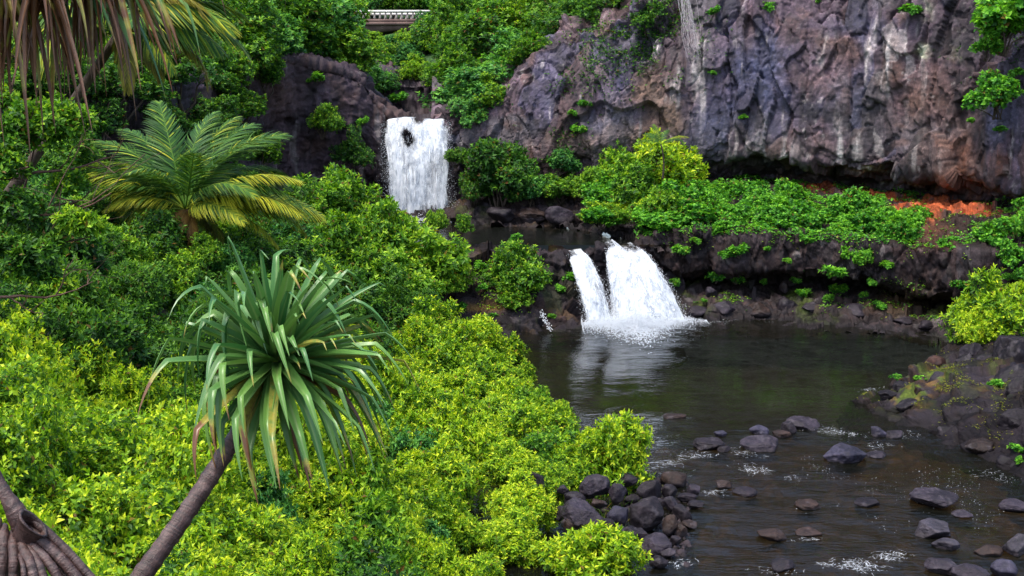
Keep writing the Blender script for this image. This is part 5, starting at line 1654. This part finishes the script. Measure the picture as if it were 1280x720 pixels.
# grass among the shrubs at the bottom, undergrowth litter on the left bank
R = np.random.default_rng(401)
n_ = 14000
cx = R.choice(5, n_, p=[.3, .3, .2, .1, .1])
cc = np.array([PZ(640, 690, 1.0), PZ(680, 560, 1.2), PZ(620, 690, 1.3), PZ(700, 600, .8), PZ(275, 600, 4.0)])[cx]
p = cc + R.normal(0, 1, (n_, 3)) * [.9, 1.2, 0]
p[:, 2] = LB(p[:, 0], p[:, 1]) - .02
d = unit(R.normal(size=(n_, 3)) * [.5, .5, .2] + [0, 0, 1.0])
lc = np.stack([R.uniform(0, 1, n_), np.clip(R.normal(.5, .2, n_), 0, 1), (R.uniform(size=n_) < .1) * .7], 1)
# small broken stones between the boulders of the shore heap
n2 = 700
cu, cv = R.uniform(690, 862, n2), R.uniform(585, 705, n2)
ok = np.array([inside([(680, 600), (780, 585), (850, 585), (875, 620), (860, 700), (825, 705), (770, 660), (700, 655)], a_, b_) for a_, b_ in zip(cu, cv)])
q_ = np.array([PZ(a_, b_, .15) for a_, b_ in zip(cu[ok], cv[ok])])
q_[:, 2] = np.maximum(LB(q_[:, 0], q_[:, 1]), -.1) + .05
rs_ = R.uniform(.06, .22, len(q_))
ru = drops("shore_rubble", q_, rs_, None, np.zeros(3), 55, .7, 'wet_rock')
at_ = ru.data.attributes.new('col', 'FLOAT_COLOR', 'POINT')
at_.data.foreach_set('color', np.concatenate([np.repeat(np.array([[.022, .017, .02]]) * R.uniform(.5, 1.5, (len(q_), 1)), 6, 0), np.ones((len(q_) * 6, 1))], 1).astype(np.float32).ravel())
obj("grass", leaf_mesh("grass", p, d, unit(R.normal(size=(n_, 3)) + [0, -1, .3]), R.uniform(.25, .6, n_), R.uniform(.012, .03, n_), lc, M['grass'], True, 0.1, .35), kind='stuff')

# ------------------------------------------------------------------ coconut palms
def frond_mesh(seed, L=3.6, arc=0.9, nl=110, leaf=.92, dead=0.0, yellow=0.3, hang=0.5, width=.016):
    """A feather frond along +X from the origin, rising then arching over by 'arc' radians more each length."""
    R = np.random.default_rng(seed)
    K = 22
    t = np.linspace(0, 1, K)
    ang = -arc * t ** 1.4
    dx = np.cos(ang); dz = np.sin(ang)
    path = np.stack([np.cumsum(dx) * L / K, 0.05 * np.sin(t * 3) * L * R.normal(0, .3), np.cumsum(dz) * L / K], 1)
    path -= path[0]
    tv, tf = tube(path, .035 * (1 - .85 * t), 5)
    lcs = [np.tile([.5, .45 + .35 * yellow, dead], (len(tv), 1))]
    tt = np.repeat(np.linspace(.16, .995, nl), 2)
    sd = np.tile([1, -1], nl).astype(float)
    n = len(tt)
    i = np.clip((tt * (K - 1)).astype(int), 0, K - 2)
    f = tt * (K - 1) - i
    p = path[i] * (1 - f)[:, None] + path[i + 1] * f[:, None]
    tg = unit(path[i + 1] - path[i])
    side = np.array([0, 1.0, 0])[None] * sd[:, None]
    upv = np.cross(tg, np.array([0, 1.0, 0])) * -1
    upv = unit(np.where(upv[:, 2:3] < 0, -upv, upv))
    ll = leaf * (np.sin(pi * np.clip(.12 + .86 * tt, 0, 1)) ** .6) * R.uniform(.85, 1.1, n)
    d0 = unit(side * 1.0 + tg * (.55 + .5 * tt[:, None]) + upv * .25 + R.normal(0, .11, (n, 3)))
    S = 4
    pts_ = [p]
    dcur = d0
    for s_ in range(S):
        dcur = unit(dcur + np.array([0, 0, -1.0]) * (hang * (.30 + .5 * s_ / S)) + R.normal(0, .02, (n, 3)))
        pts_.append(pts_[-1] + dcur * (ll / S)[:, None])
    wv = unit(np.cross(d0, upv)) * 1.0
    Vl = []
    for s_, q in enumerate(pts_):
        w_ = width * [.55, 1, .85, .5, .06][s_]
        Vl += [q - wv * w_, q + wv * w_]
    Vl = np.stack(Vl, 1).reshape(-1, 3)
    m = 2 * (S + 1)
    ii = (np.arange(n) * m)[:, None] + 2 * np.arange(S)[None]
    fq = np.stack([ii, ii + 1, ii + 3, ii + 2], -1).reshape(-1, 4)
    a = np.clip(yellow + .25 * R.normal(size=n) + .25 * (tt - .5), 0, 1)
    lcl = np.stack([R.uniform(0, 1, n), a, np.clip(dead + .0 * a, 0, 1)], 1)
    lc = np.repeat(lcl, m, 0)
    if yellow > .25:
        lc[:, 1] = np.clip(lc[:, 1] + np.tile(np.repeat(np.linspace(-.1, .35, S + 1), 2), n), 0, 1)
    lcs.append(lc)
    V, fs = join([(tv, tf), (Vl, [fq])])
    return np_mesh("frond", V, fs, M['leaf_palm'], {'lc': np.concatenate(lcs)})


def palm(name, label, base, top, r0, fronds, scale=1.0, ring=True):
    """fronds: (azimuth from the viewer's right, elevation, mesh)"""
    root = thing(name, label, "palm tree", base)
    base, top = np.array(base), np.array(top)
    rel = top - base
    tpts = np.stack([rel * t + np.array([.12 * sin(t * 3), 0, 0]) for t in np.linspace(0, 1, 14)])
    V, f = tube(tpts, r0 * (1 - .35 * np.linspace(0, 1, 14)) * np.where(np.arange(14) % 2, 1.06, 1), 10, True, .04)
    obj("trunk", np_mesh("trunk", V, f, M['bark']), root)
    for (az, el, me, s_) in fronds:
        o = obj("frond", me, root, tuple(rel))
        o.rotation_euler = (PR.normal(0, .35), -rad(el + PR.normal(0, 4)), rad(az + PR.normal(0, 6)))
        o.scale = (s_ * scale,) * 3
    return root


FG = [frond_mesh(1, arc=1.05, yellow=.17), frond_mesh(2, arc=1.35, yellow=.15, hang=.8), frond_mesh(3, arc=.75, yellow=.2, hang=.6)]
FY = [frond_mesh(4, arc=1.0, yellow=.72, hang=.75), frond_mesh(5, arc=1.2, yellow=.62, hang=.85)]
FD = [frond_mesh(6, arc=1.9, yellow=.3, dead=.85, hang=.9), frond_mesh(7, arc=1.7, yellow=.2, dead=.35, hang=1.0)]
ctr = P(232, 262, 38)
base = P(250, 335, 38.2); base[2] -= .8
fr = []
for (az, el, m, s_) in ((80, 82, FG[2], 1.0), (150, 70, FG[0], 1.0), (35, 66, FG[0], 1.05), (115, 74, FG[2], 1.05), (60, 72, FG[2], 1.0), (165, 50, FG[1], 1.0), (15, 52, FG[0], 1.1), (-20, 48, FG[1], 1.0), (200, 52, FG[1], .95), (-60, 58, FG[0], .85), (-110, 56, FG[1], .85), (95, 60, FG[0], 1.0), (40, 42, FG[1], 1.1), (140, 44, FG[1], 1.1), (175, 60, FG[0], 1.0), (0, 62, FG[0], 1.0),
                        (176, 30, FG[1], 1.15), (4, 32, FG[1], 1.15), (-35, 38, FG[1], .9), (215, 38, FG[1], .9),
                        (184, 16, FY[0], 1.2), (166, 28, FY[1], 1.1), (2, 20, FY[0], 1.2), (16, 12, FY[1], 1.1), (-14, 30, FY[0], 1.1), (176, 34, FY[0], 1.1), (-2, 38, FY[0], 1.1), (-40, 24, FY[1], .75), (200, 10, FY[1], .9), (-5, 8, FY[0], .9), (222, 26, FY[1], .7),
                        (-80, 5, FD[0], .40), (-110, 5, FD[0], .36), (160, -18, FD[1], .62), (-5, -20, FD[1], .62), (20, -15, FD[1], .55), (205, -25, FD[0], .4), (-60, 0, FD[0], .42)):
    fr.append((az, el, m, s_ * 1.22))
palm("coconut_palm", "coconut palm with yellowing lower fronds among dark bushes left of the falls", base, ctr, .22, fr)

ctr = P(148, 42, 22)
FH = [frond_mesh(11, L=3.5, arc=1.55, nl=105, leaf=1.05, yellow=.30, hang=1.5, width=.020), frond_mesh(12, L=3.3, arc=1.25, nl=105, leaf=1.1, yellow=.24, hang=1.7, width=.020), frond_mesh(13, L=3.2, arc=1.8, nl=90, leaf=.9, yellow=.4, dead=.55, hang=1.8, width=.018)]
fr = []
for (az, el, m, s_) in ((0, 34, FH[0], .82), (12, 50, FH[0], .95), (-14, 26, FH[1], .75), (-30, 40, FH[0], .85), (32, 44, FH[1], .85), (-4, 62, FH[0], 1.0), (22, 20, FH[1], .62), (-24, 10, FH[1], .55), (5, 12, FH[2], .75), (-12, 48, FH[2], .85), (60, 50, FH[0], .8), (150, 40, FH[0], .8), (180, 30, FH[1], .8), (210, 30, FH[1], .8), (90, 60, FH[0], .8), (-80, 45, FH[1], .7), (-100, 30, FH[1], .8), (-55, 25, FH[1], .7), (250, 20, FH[1], .7), (-40, -10, FH[2], .5), (-70, 0, FH[2], .6), (-120, 0, FH[1], .6)):
    fr.append((az, el, m, s_))
base = P(-120, 380, 23); base[2] = ground_z(base[0], base[1]) - .3
palm("coconut_palm", "tall palm in the top left corner, drooping feathery fronds above the coconut palm", base, ctr, .13, fr)
ctr = P(826, 181, 61.6); base = P(828, 224, 62.0)
palm("young_palm", "small young palm poking out of the terrace bushes below the cliff", base, ctr, .06, [(100, 70, FG[2], .45), (60, 60, FG[0], .4), (0, 35, FY[0], .5), (140, 50, FG[0], .42), (-30, 40, FG[1], .4), (180, 35, FG[1], .4)])

# ------------------------------------------------------------------ pandanus: long channelled leaves that kink and hang
def pan_leaf(R, d, L, W, kink, dead=0.0, curl=0.0, roll=None, soft=.12, sharp=1.2, lean=0.0, tips=None):
    """One sword-shaped leaf from the origin along d: straight, then bent over and hanging straight down."""
    K = 18
    t = np.linspace(0, 1, K)
    p = [np.zeros(3)]
    dcur = d.copy()
    down = unit(np.array([lean, 0, -1.0]))
    for i in range(1, K):
        g = .006 + .022 * t[i] + curl * .02
        if t[i] > kink:
            g = soft + (sharp if t[i] - kink < 1.01 / (K - 1) else 0)
        dcur = unit(dcur + down * g + R.normal(0, .012, 3))
        p.append(p[-1] + dcur * L / (K - 1))
    p = np.array(p)
    tg = unit(np.gradient(p, axis=0))
    side0 = np.cross(d, np.array([0, 0, 1.0]))
    if np.linalg.norm(side0) < .15:
        side0 = np.array([cos(R.uniform(0, 6)), sin(R.uniform(0, 6)), 0])
    side0 = unit(side0)
    if roll is None:
        roll = R.normal(0, .25)
    up0 = np.cross(side0, d)
    side0 = side0 * cos(roll) + up0 * sin(roll)
    sd_ = unit(side0[None] - tg * (tg @ side0)[:, None])
    nn = np.cross(sd_, tg)
    w = W * np.interp(t, [0, .1, .5, .8, 1], [.75, 1, .85, .45, .03])
    ch = w * .38
    V, ribv, lc = [], [], []
    rnd = R.uniform()
    tipdead = R.uniform(.78, 1.08) if tips is None else tips
    for s_, r_ in ((-1, 0.0), (-.5, .27), (0, .5), (.5, .73), (1, 1.0)):
        q = p + sd_ * (s_ * w / 2)[:, None] + nn * (abs(s_) * ch)[:, None]
        V.append(q)
        ribv.append(np.full(K, r_))
        dd = np.clip(dead + .75 * smooth(tipdead - .22, tipdead + .05, t), 0, 1)
        lc.append(np.stack([np.full(K, rnd), t, dd], 1))
    V = np.stack(V, 1).reshape(-1, 3)
    ribv = np.stack(ribv, 1).ravel()
    lc = np.stack(lc, 1).reshape(-1, 3)
    return np_mesh("leaf", V, grid_faces(K, 5), M['pandanus'], {'lc': lc, 'rib': ribv}, shade=True)


R = np.random.default_rng(512)
head = P(342, 464, 8.6)
foot = P(140, 770, 7.4)
pan = thing("pandanus", "leaning pandanus with a ringed brown trunk and a head of long green sword leaves", "pandanus", tuple(foot))
rel = head - foot
tt = np.linspace(0, 1, 90)
bend = np.array([.03, 0, -.03])
path = rel[None] * tt[:, None] + bend[None] * np.sin(tt * pi)[:, None]
rr = .080 * (1 - .25 * tt) * (1 + .035 * np.sin(tt * 120) + .03 * R.normal(size=90)) + .06 * np.exp(-((1 - tt) / .05) ** 2) * .3
V, f = tube(path, rr, 18, True, .025)
def with_len(path, sides):
    s_ = np.concatenate([[0], np.cumsum(np.linalg.norm(np.diff(path, axis=0), axis=1))])
    return {'len': np.concatenate([np.repeat(s_, sides), s_[:1], s_[-1:]])}
obj("trunk", np_mesh("trunk", V, f, M['panbark'], with_len(path, 18), shade=True), pan)
axis = unit(np.array([.40, -.50, .78]))
e1 = unit(np.cross(axis, [0, 1.0, 0])); e2 = np.cross(axis, e1)
nlv = 145
for i in range(nlv):
    t = i / nlv                                   # 0 = outermost and oldest
    th = np.interp(t, [0, .25, .6, 1], [1.85, 1.45, .98, .15]) + R.normal(0, .14)
    ph = i * 2.399 * 1.0 + R.normal(0, .12)
    d = unit(axis * cos(th) + (e1 * cos(ph) + e2 * sin(ph)) * sin(th))
    L = np.interp(t, [0, .3, .8, 1], [1.08, 1.22, 1.08, .72]) * R.uniform(.85, 1.12)
    kink = np.interp(t, [0, .5, 1], [.44, .60, .95]) + R.normal(0, .13)
    dead = 0.0
    if t < .16:
        dead = R.choice([.15, .55, .9], p=[.3, .3, .4])
        L *= .85
    elif R.uniform() < .05:
        dead = .45
    me = pan_leaf(R, d, L, R.uniform(.080, .108), max(kink, .25), dead, roll=R.normal(0, .3), sharp=R.uniform(.5, 2.2), soft=R.uniform(.08, .3), lean=.22, tips=(None if t < .35 else R.uniform(.95, 1.25)))
    obj("leaf", me, pan, tuple(rel + axis * (.02 + .20 * t) + (e1 * cos(ph) + e2 * sin(ph)) * .05))

# the pandanus whose leaves hang into the top left corner
R = np.random.default_rng(77)
hd = P(40, -70, 5.6)
pb = np.array([hd[0] - 1.6, hd[1] + .4, ground_z(hd[0] - 1.6, hd[1] + .4) - .2])
pan2 = thing("pandanus", "pandanus in the top left corner whose brown dead leaves hang down in a skirt", "pandanus", tuple(pb))
rel = hd - pb
path = rel[None] * tt[:, None] + np.array([-.5, .1, 0])[None] * np.sin(tt * pi)[:, None]
V, f = tube(path, .09 * (1 - .2 * tt) * (1 + .03 * np.sin(tt * 150)), 14, True, .02)
obj("trunk", np_mesh("trunk", V, f, M['panbark'], with_len(path, 14), shade=True), pan2)
for i in range(210):
    dl = i < 130
    if dl:
        az = R.uniform(-2.9, .3) if i % 3 else R.uniform(2.0, 4.2)
        d = unit(np.array([cos(az) * .75 - .05, sin(az) * .4 - .05, R.uniform(-.9, -.1)]))
        L, kk, dead = R.uniform(.55, 1.08), R.uniform(.05, .45), R.choice([.5, .62, .9, .95], p=[.15, .2, .3, .35])
        off = np.array([R.uniform(-.35, .45), R.uniform(-.2, .2), R.uniform(-.12, .1)])
        if off[0] > .1:
            L *= .75
    else:
        az = R.uniform(-.9, .8) if i % 5 else R.uniform(1, 5)
        d = unit(np.array([cos(az), sin(az) * .6 - .1, R.uniform(-.75, .15)]))
        L, kk, dead = R.uniform(.65, 1.0), R.uniform(.35, .8), R.choice([0, .1, .5], p=[.5, .25, .25])
        off = np.array([R.uniform(-.3, .25), R.uniform(-.2, .1), R.uniform(-.05, .2)])
    obj("leaf", pan_leaf(R, d, L, R.uniform(.030, .045) if dl else R.uniform(.04, .055), kk, dead, soft=R.uniform(.05, .2), sharp=R.uniform(.2, 1.5), roll=R.normal(0, .8)), pan2, tuple(rel + off))

# ------------------------------------------------------------------ stump with prop roots in the bottom left corner
R = np.random.default_rng(9)
sc_ = P(28, 665, 5.0)
st = thing("pandanus_stump", "brown pandanus stump with a hollow cut branch and splayed prop roots in the corner", "stump", tuple(sc_ - [0, 0, .9]))
o0 = sc_ - np.array([0, 0, .9])
def at5(u, v, dy=0.0):
    return P(u, v, 5.0 + dy) - o0
def stem_part(name, pts_, r_, n_=30, sides=14, wob=.03):
    q = cr(np.array(pts_), n_, 0)
    rr_ = np.interp(np.linspace(0, 1, n_), np.linspace(0, 1, len(r_)), r_) * (1 + .03 * R.normal(size=n_))
    V, f = tube(q, rr_, sides, True, wob)
    obj(name, np_mesh(name, V, f, M['panbark'], with_len(q, sides), shade=True), st)
stem_part("trunk", [at5(6, 860, .12), at5(8, 760, .10), at5(18, 705, .06), at5(26, 672, .02)], [.08, .08, .07, .062])
stem_part("branch", [at5(30, 668, .03), at5(20, 640, .04), at5(8, 620, .05), at5(-6, 594, .08), at5(-30, 540, .12)], [.05, .048, .034, .030, .03])
# the hollow stub: a short flaring collar with a rim and a dark inside
a, b_ = at5(27, 682, 0.0), at5(33, 647, -.06)
ax = unit(b_ - a + np.array([.05, -.02, 0]))
prof = [(-.25, .058), (.2, .056), (.7, .058), (.95, .066), (1.0, .068), (1.0, .057), (.85, .049), (.55, .04), (.4, .02)]
rings = [a + ax * np.linalg.norm(b_ - a) * t for t, _ in prof]
e1 = unit(np.cross(ax, [0, 1.0, 0])); e2 = np.cross(ax, e1)
tiltv = np.array([0, 0, -.030])
th = np.linspace(0, 2 * pi, 22, endpoint=False)
V = np.concatenate([c_[None] + (e1[None] * np.cos(th)[:, None] * -1.0 + e2[None] * np.sin(th)[:, None] * .8) * r_ * (1 + .04 * R.normal(size=(22, 1))) + tiltv * (np.clip(t_, 0, 1) ** 3 * np.cos(th)[:, None]) + np.array([0, 0, .02]) * np.clip(t_, 0, 1) * np.sin(th)[:, None] for c_, (t_, r_) in zip(rings, prof)])
i = np.arange(len(prof) - 1)[:, None] * 22
j = np.arange(22)[None]
fq = np.stack([i + j, i + (j + 1) % 22, i + 22 + (j + 1) % 22, i + 22 + j], -1).reshape(-1, 4)
obj("cut_branch", np_mesh("cut_branch", V, fq, M['panbark'], {'len': np.repeat(np.array([t for t, _ in prof]) * .15, 22)}, shade=True), st)
for (u0, v0, u1, v1, r_, dy) in ((46, 654, 112, 720, .022, -.02), (42, 666, 96, 722, .027, -.05), (44, 672, 82, 722, .020, -.02), (40, 680, 72, 722, .023, -.09), (34, 684, 54, 722, .022, -.12), (28, 684, 42, 722, .026, -.14), (16, 680, 17, 722, .024, -.13), (4, 672, 2, 722, .028, -.09), (-6, 664, -16, 722, .03, -.05), (24, 690, 30, 722, .012, -.17)):
    du, dv = u1 - u0, v1 - v0
    stem_part("prop_root", [at5(u0 - du * .25, v0 - 14, .03), at5(u0, v0, dy * .5), at5((u0 + u1) / 2 + 1, (v0 + v1) / 2 - 2, dy), at5(u1, v1, dy - .03), at5(u1 + du * 1.1, v1 + 75, dy - .1)], [r_ * .8, r_, r_, r_, r_], 26, 10)

# ------------------------------------------------------------------ twiggy tree at the left edge
def twig_tree(name, label, base, limbs, clumps, seed, mat, leafr):
    R = np.random.default_rng(seed)
    root = thing(name, label, "tree", tuple(base))
    parts = []
    def grow(a, d, L, r, depth):
        n = 7
        q = [a]
        for _ in range(n):
            d = unit(d + R.normal(0, .16, 3) + np.array([0, 0, .03]))
            q.append(q[-1] + d * L / n)
        parts.append(tube(np.array(q), r * np.linspace(1, .45, n + 1), 5, False))
        if depth > 0:
            for _ in range(R.integers(2, 5)):
                k_ = R.integers(2, n + 1)
                grow(q[k_], unit(d + R.normal(0, .75, 3)), L * R.uniform(.4, .7), r * .45, depth - 1)
    for (a, b_, r) in limbs:
        a, b_ = np.array(a) - base, np.array(b_) - base
        grow(a, unit(b_ - a), np.linalg.norm(b_ - a), r, 2)
    V, f = join(parts)
    obj("trunk", np_mesh("trunk", V, f, M['twig']), root)
    for (c_, r, m_) in clumps:
        me, C, lr = crown("foliage", int(R.integers(1e6)), r, r * .8, 12, int(300 * r / .6), 8, leafr, leafr * .45, M[m_], shoot=.14, loose=.3)
        obj("foliage", me, root, tuple(np.array(c_) - base), kind='stuff')
    return root


base = P(-110, 420, 19); base[2] = ground_z(base[0], base[1]) - .2
lim = [(base, P(-60, 250, 19.2), .06), (P(-50, 250, 19.2), P(60, 190, 19.5), .04), (P(-60, 300, 19.2), P(130, 215, 18.6), .03), (P(-60, 330, 19), P(90, 300, 18.4), .03), (P(-10, 240, 19.2), P(20, 110, 19.6), .05), (P(-20, 370, 19), P(60, 370, 18.2), .035), (P(0, 250, 19.4), P(100, 260, 19.8), .035), (P(30, 220, 19.4), P(130, 180, 19.8), .03)]
cl = [(P(20, 185, 19.4), .75, 'leaf_mid'), (P(85, 170, 19.6), .6, 'leaf_mid'), (P(60, 160, 19.9), .55, 'leaf_mid'), (P(-10, 220, 19.0), .6, 'leaf_mid'), (P(85, 240, 19.6), .32, 'leaf_mid'), (P(95, 290, 19), .4, 'leaf_mid'), (P(20, 280, 19), .5, 'leaf_dark'), (P(10, 330, 18.8), .55, 'leaf_dark'), (P(60, 320, 18.8), .5, 'leaf_dark'), (P(-5, 140, 19.8), .5, 'leaf_mid'), (P(40, 350, 18.6), .5, 'leaf_dark')]
twig_tree("twiggy_tree", "scrubby tree with bare reddish twigs and light leaf tufts at the left edge", base, lim, cl, 21, 'leaf_mid', .10)

# pale hanging roots on the cliff
R = np.random.default_rng(31)
parts = []
a0 = P(852, -25, 65.2)
for i in range(34):
    a = P(851 + R.normal(0, 4.5), -25, 65.4)
    n = 12
    q = [a]
    for s_ in range(n):
        q.append(q[-1] + np.array([R.normal(0, .06) + .05, -.10 + R.normal(0, .03), -R.uniform(.22, .48)]))
    parts.append(tube(np.array(q) - a0, R.uniform(.005, .015) * np.linspace(1, .3, n + 1), 4, False))
V, f = join(parts)
k = mat_simple("pale_root", [(0.3, (0.25, 0.22, 0.22)), (0.7, (0.5, 0.47, 0.48))], 6, 0.9)
hr = obj("hanging_roots", np_mesh("hanging_roots", V, f, k), None, tuple(a0), "bundle of pale roots hanging down the top of the cliff", "roots")

# ------------------------------------------------------------------ the bridge high up the gorge
YB = 125.0
c0 = P(505, 22, YB)
br = thing("arch_bridge", "small concrete arch bridge with a white balustrade high up in the trees", "bridge", tuple(c0 - [0, 0, 1.5]))
conc = mat_simple("bridge_concrete", [(0.3, (0.075, 0.045, 0.04)), (0.7, (0.15, 0.10, 0.085))], 1.2, 0.9, bump=.2)
whit = mat_simple("bridge_white_paint", [(0.25, (0.45, 0.42, 0.38)), (0.6, (0.65, 0.62, 0.58))], 2.5, 0.8, bump=.1)
balc = mat_simple("bridge_baluster", [(0.25, (0.16, 0.13, 0.11)), (0.6, (0.30, 0.27, 0.24))], 2.5, 0.9, bump=.1)
mpp = YB / F
W2 = 6.6
yaw = rad(-6)
def bpart(name, V, f, m):
    V = np.asarray(V, float).copy()
    V[:, 2] += 1.5
    o = obj(name, np_mesh(name, V, f, m), br)
    return o
zt = (22 - 16) * mpp
for side in (-2.6, 2.6):
    bpart("handrail", *box(-W2, W2, side - .16, side + .16, zt - .14, zt + .10), whit)
    bpart("plinth", *box(-W2, W2, side - .2, side + .2, zt - 1.15, zt - .85), conc)
    nb = 22
    for i in range(nb):
        x = -W2 + .25 + i * (2 * W2 - .5) / (nb - 1)
        prof = np.array([(x, side, zt - .85), (x, side, zt - .7), (x, side, zt - .5), (x, side, zt - .3), (x, side, zt - .14)])
        V, f = tube(prof, [.09, .15, .11, .08, .12], 8)
        bpart("baluster", V, f, balc)
    for x in (-W2 - .3, W2 + .3):
        bpart("end_post", *box(x - .3, x + .3, side - .3, side + .3, zt - 1.4, zt + .2), whit)
bpart("deck", *box(-W2 - .6, W2 + .6, -2.9, 2.9, zt - 1.5, zt - 1.152), conc)
# spandrel walls over the arch and the arch's underside
xs = np.linspace(-W2 - .6, W2 + .6, 40)
arch = zt - 2.0 - 1.9 * (xs / W2) ** 2
Va = []
for y in (-2.7, 2.7):
    Va += [np.stack([xs, np.full(40, y), np.full(40, zt - 1.503)], 1), np.stack([xs, np.full(40, y), arch], 1)]
Va = np.concatenate(Va)
i = np.arange(39)
fa = np.concatenate([np.stack([i, i + 1, i + 41, i + 40], 1), np.stack([80 + i, 120 + i, 121 + i, 81 + i], 1), np.stack([40 + i, 41 + i, 121 + i, 120 + i], 1)])
bpart("arch", Va, fa, conc)
br.rotation_euler = (0, rad(.3), yaw)

# ------------------------------------------------------------------ drop the plant models that stood for nothing
for key, lst in PROTO.items():
    for (root, used) in lst:
        if not used:
            for ch in list(root.children):
                bpy.data.objects.remove(ch)
            bpy.data.objects.remove(root)
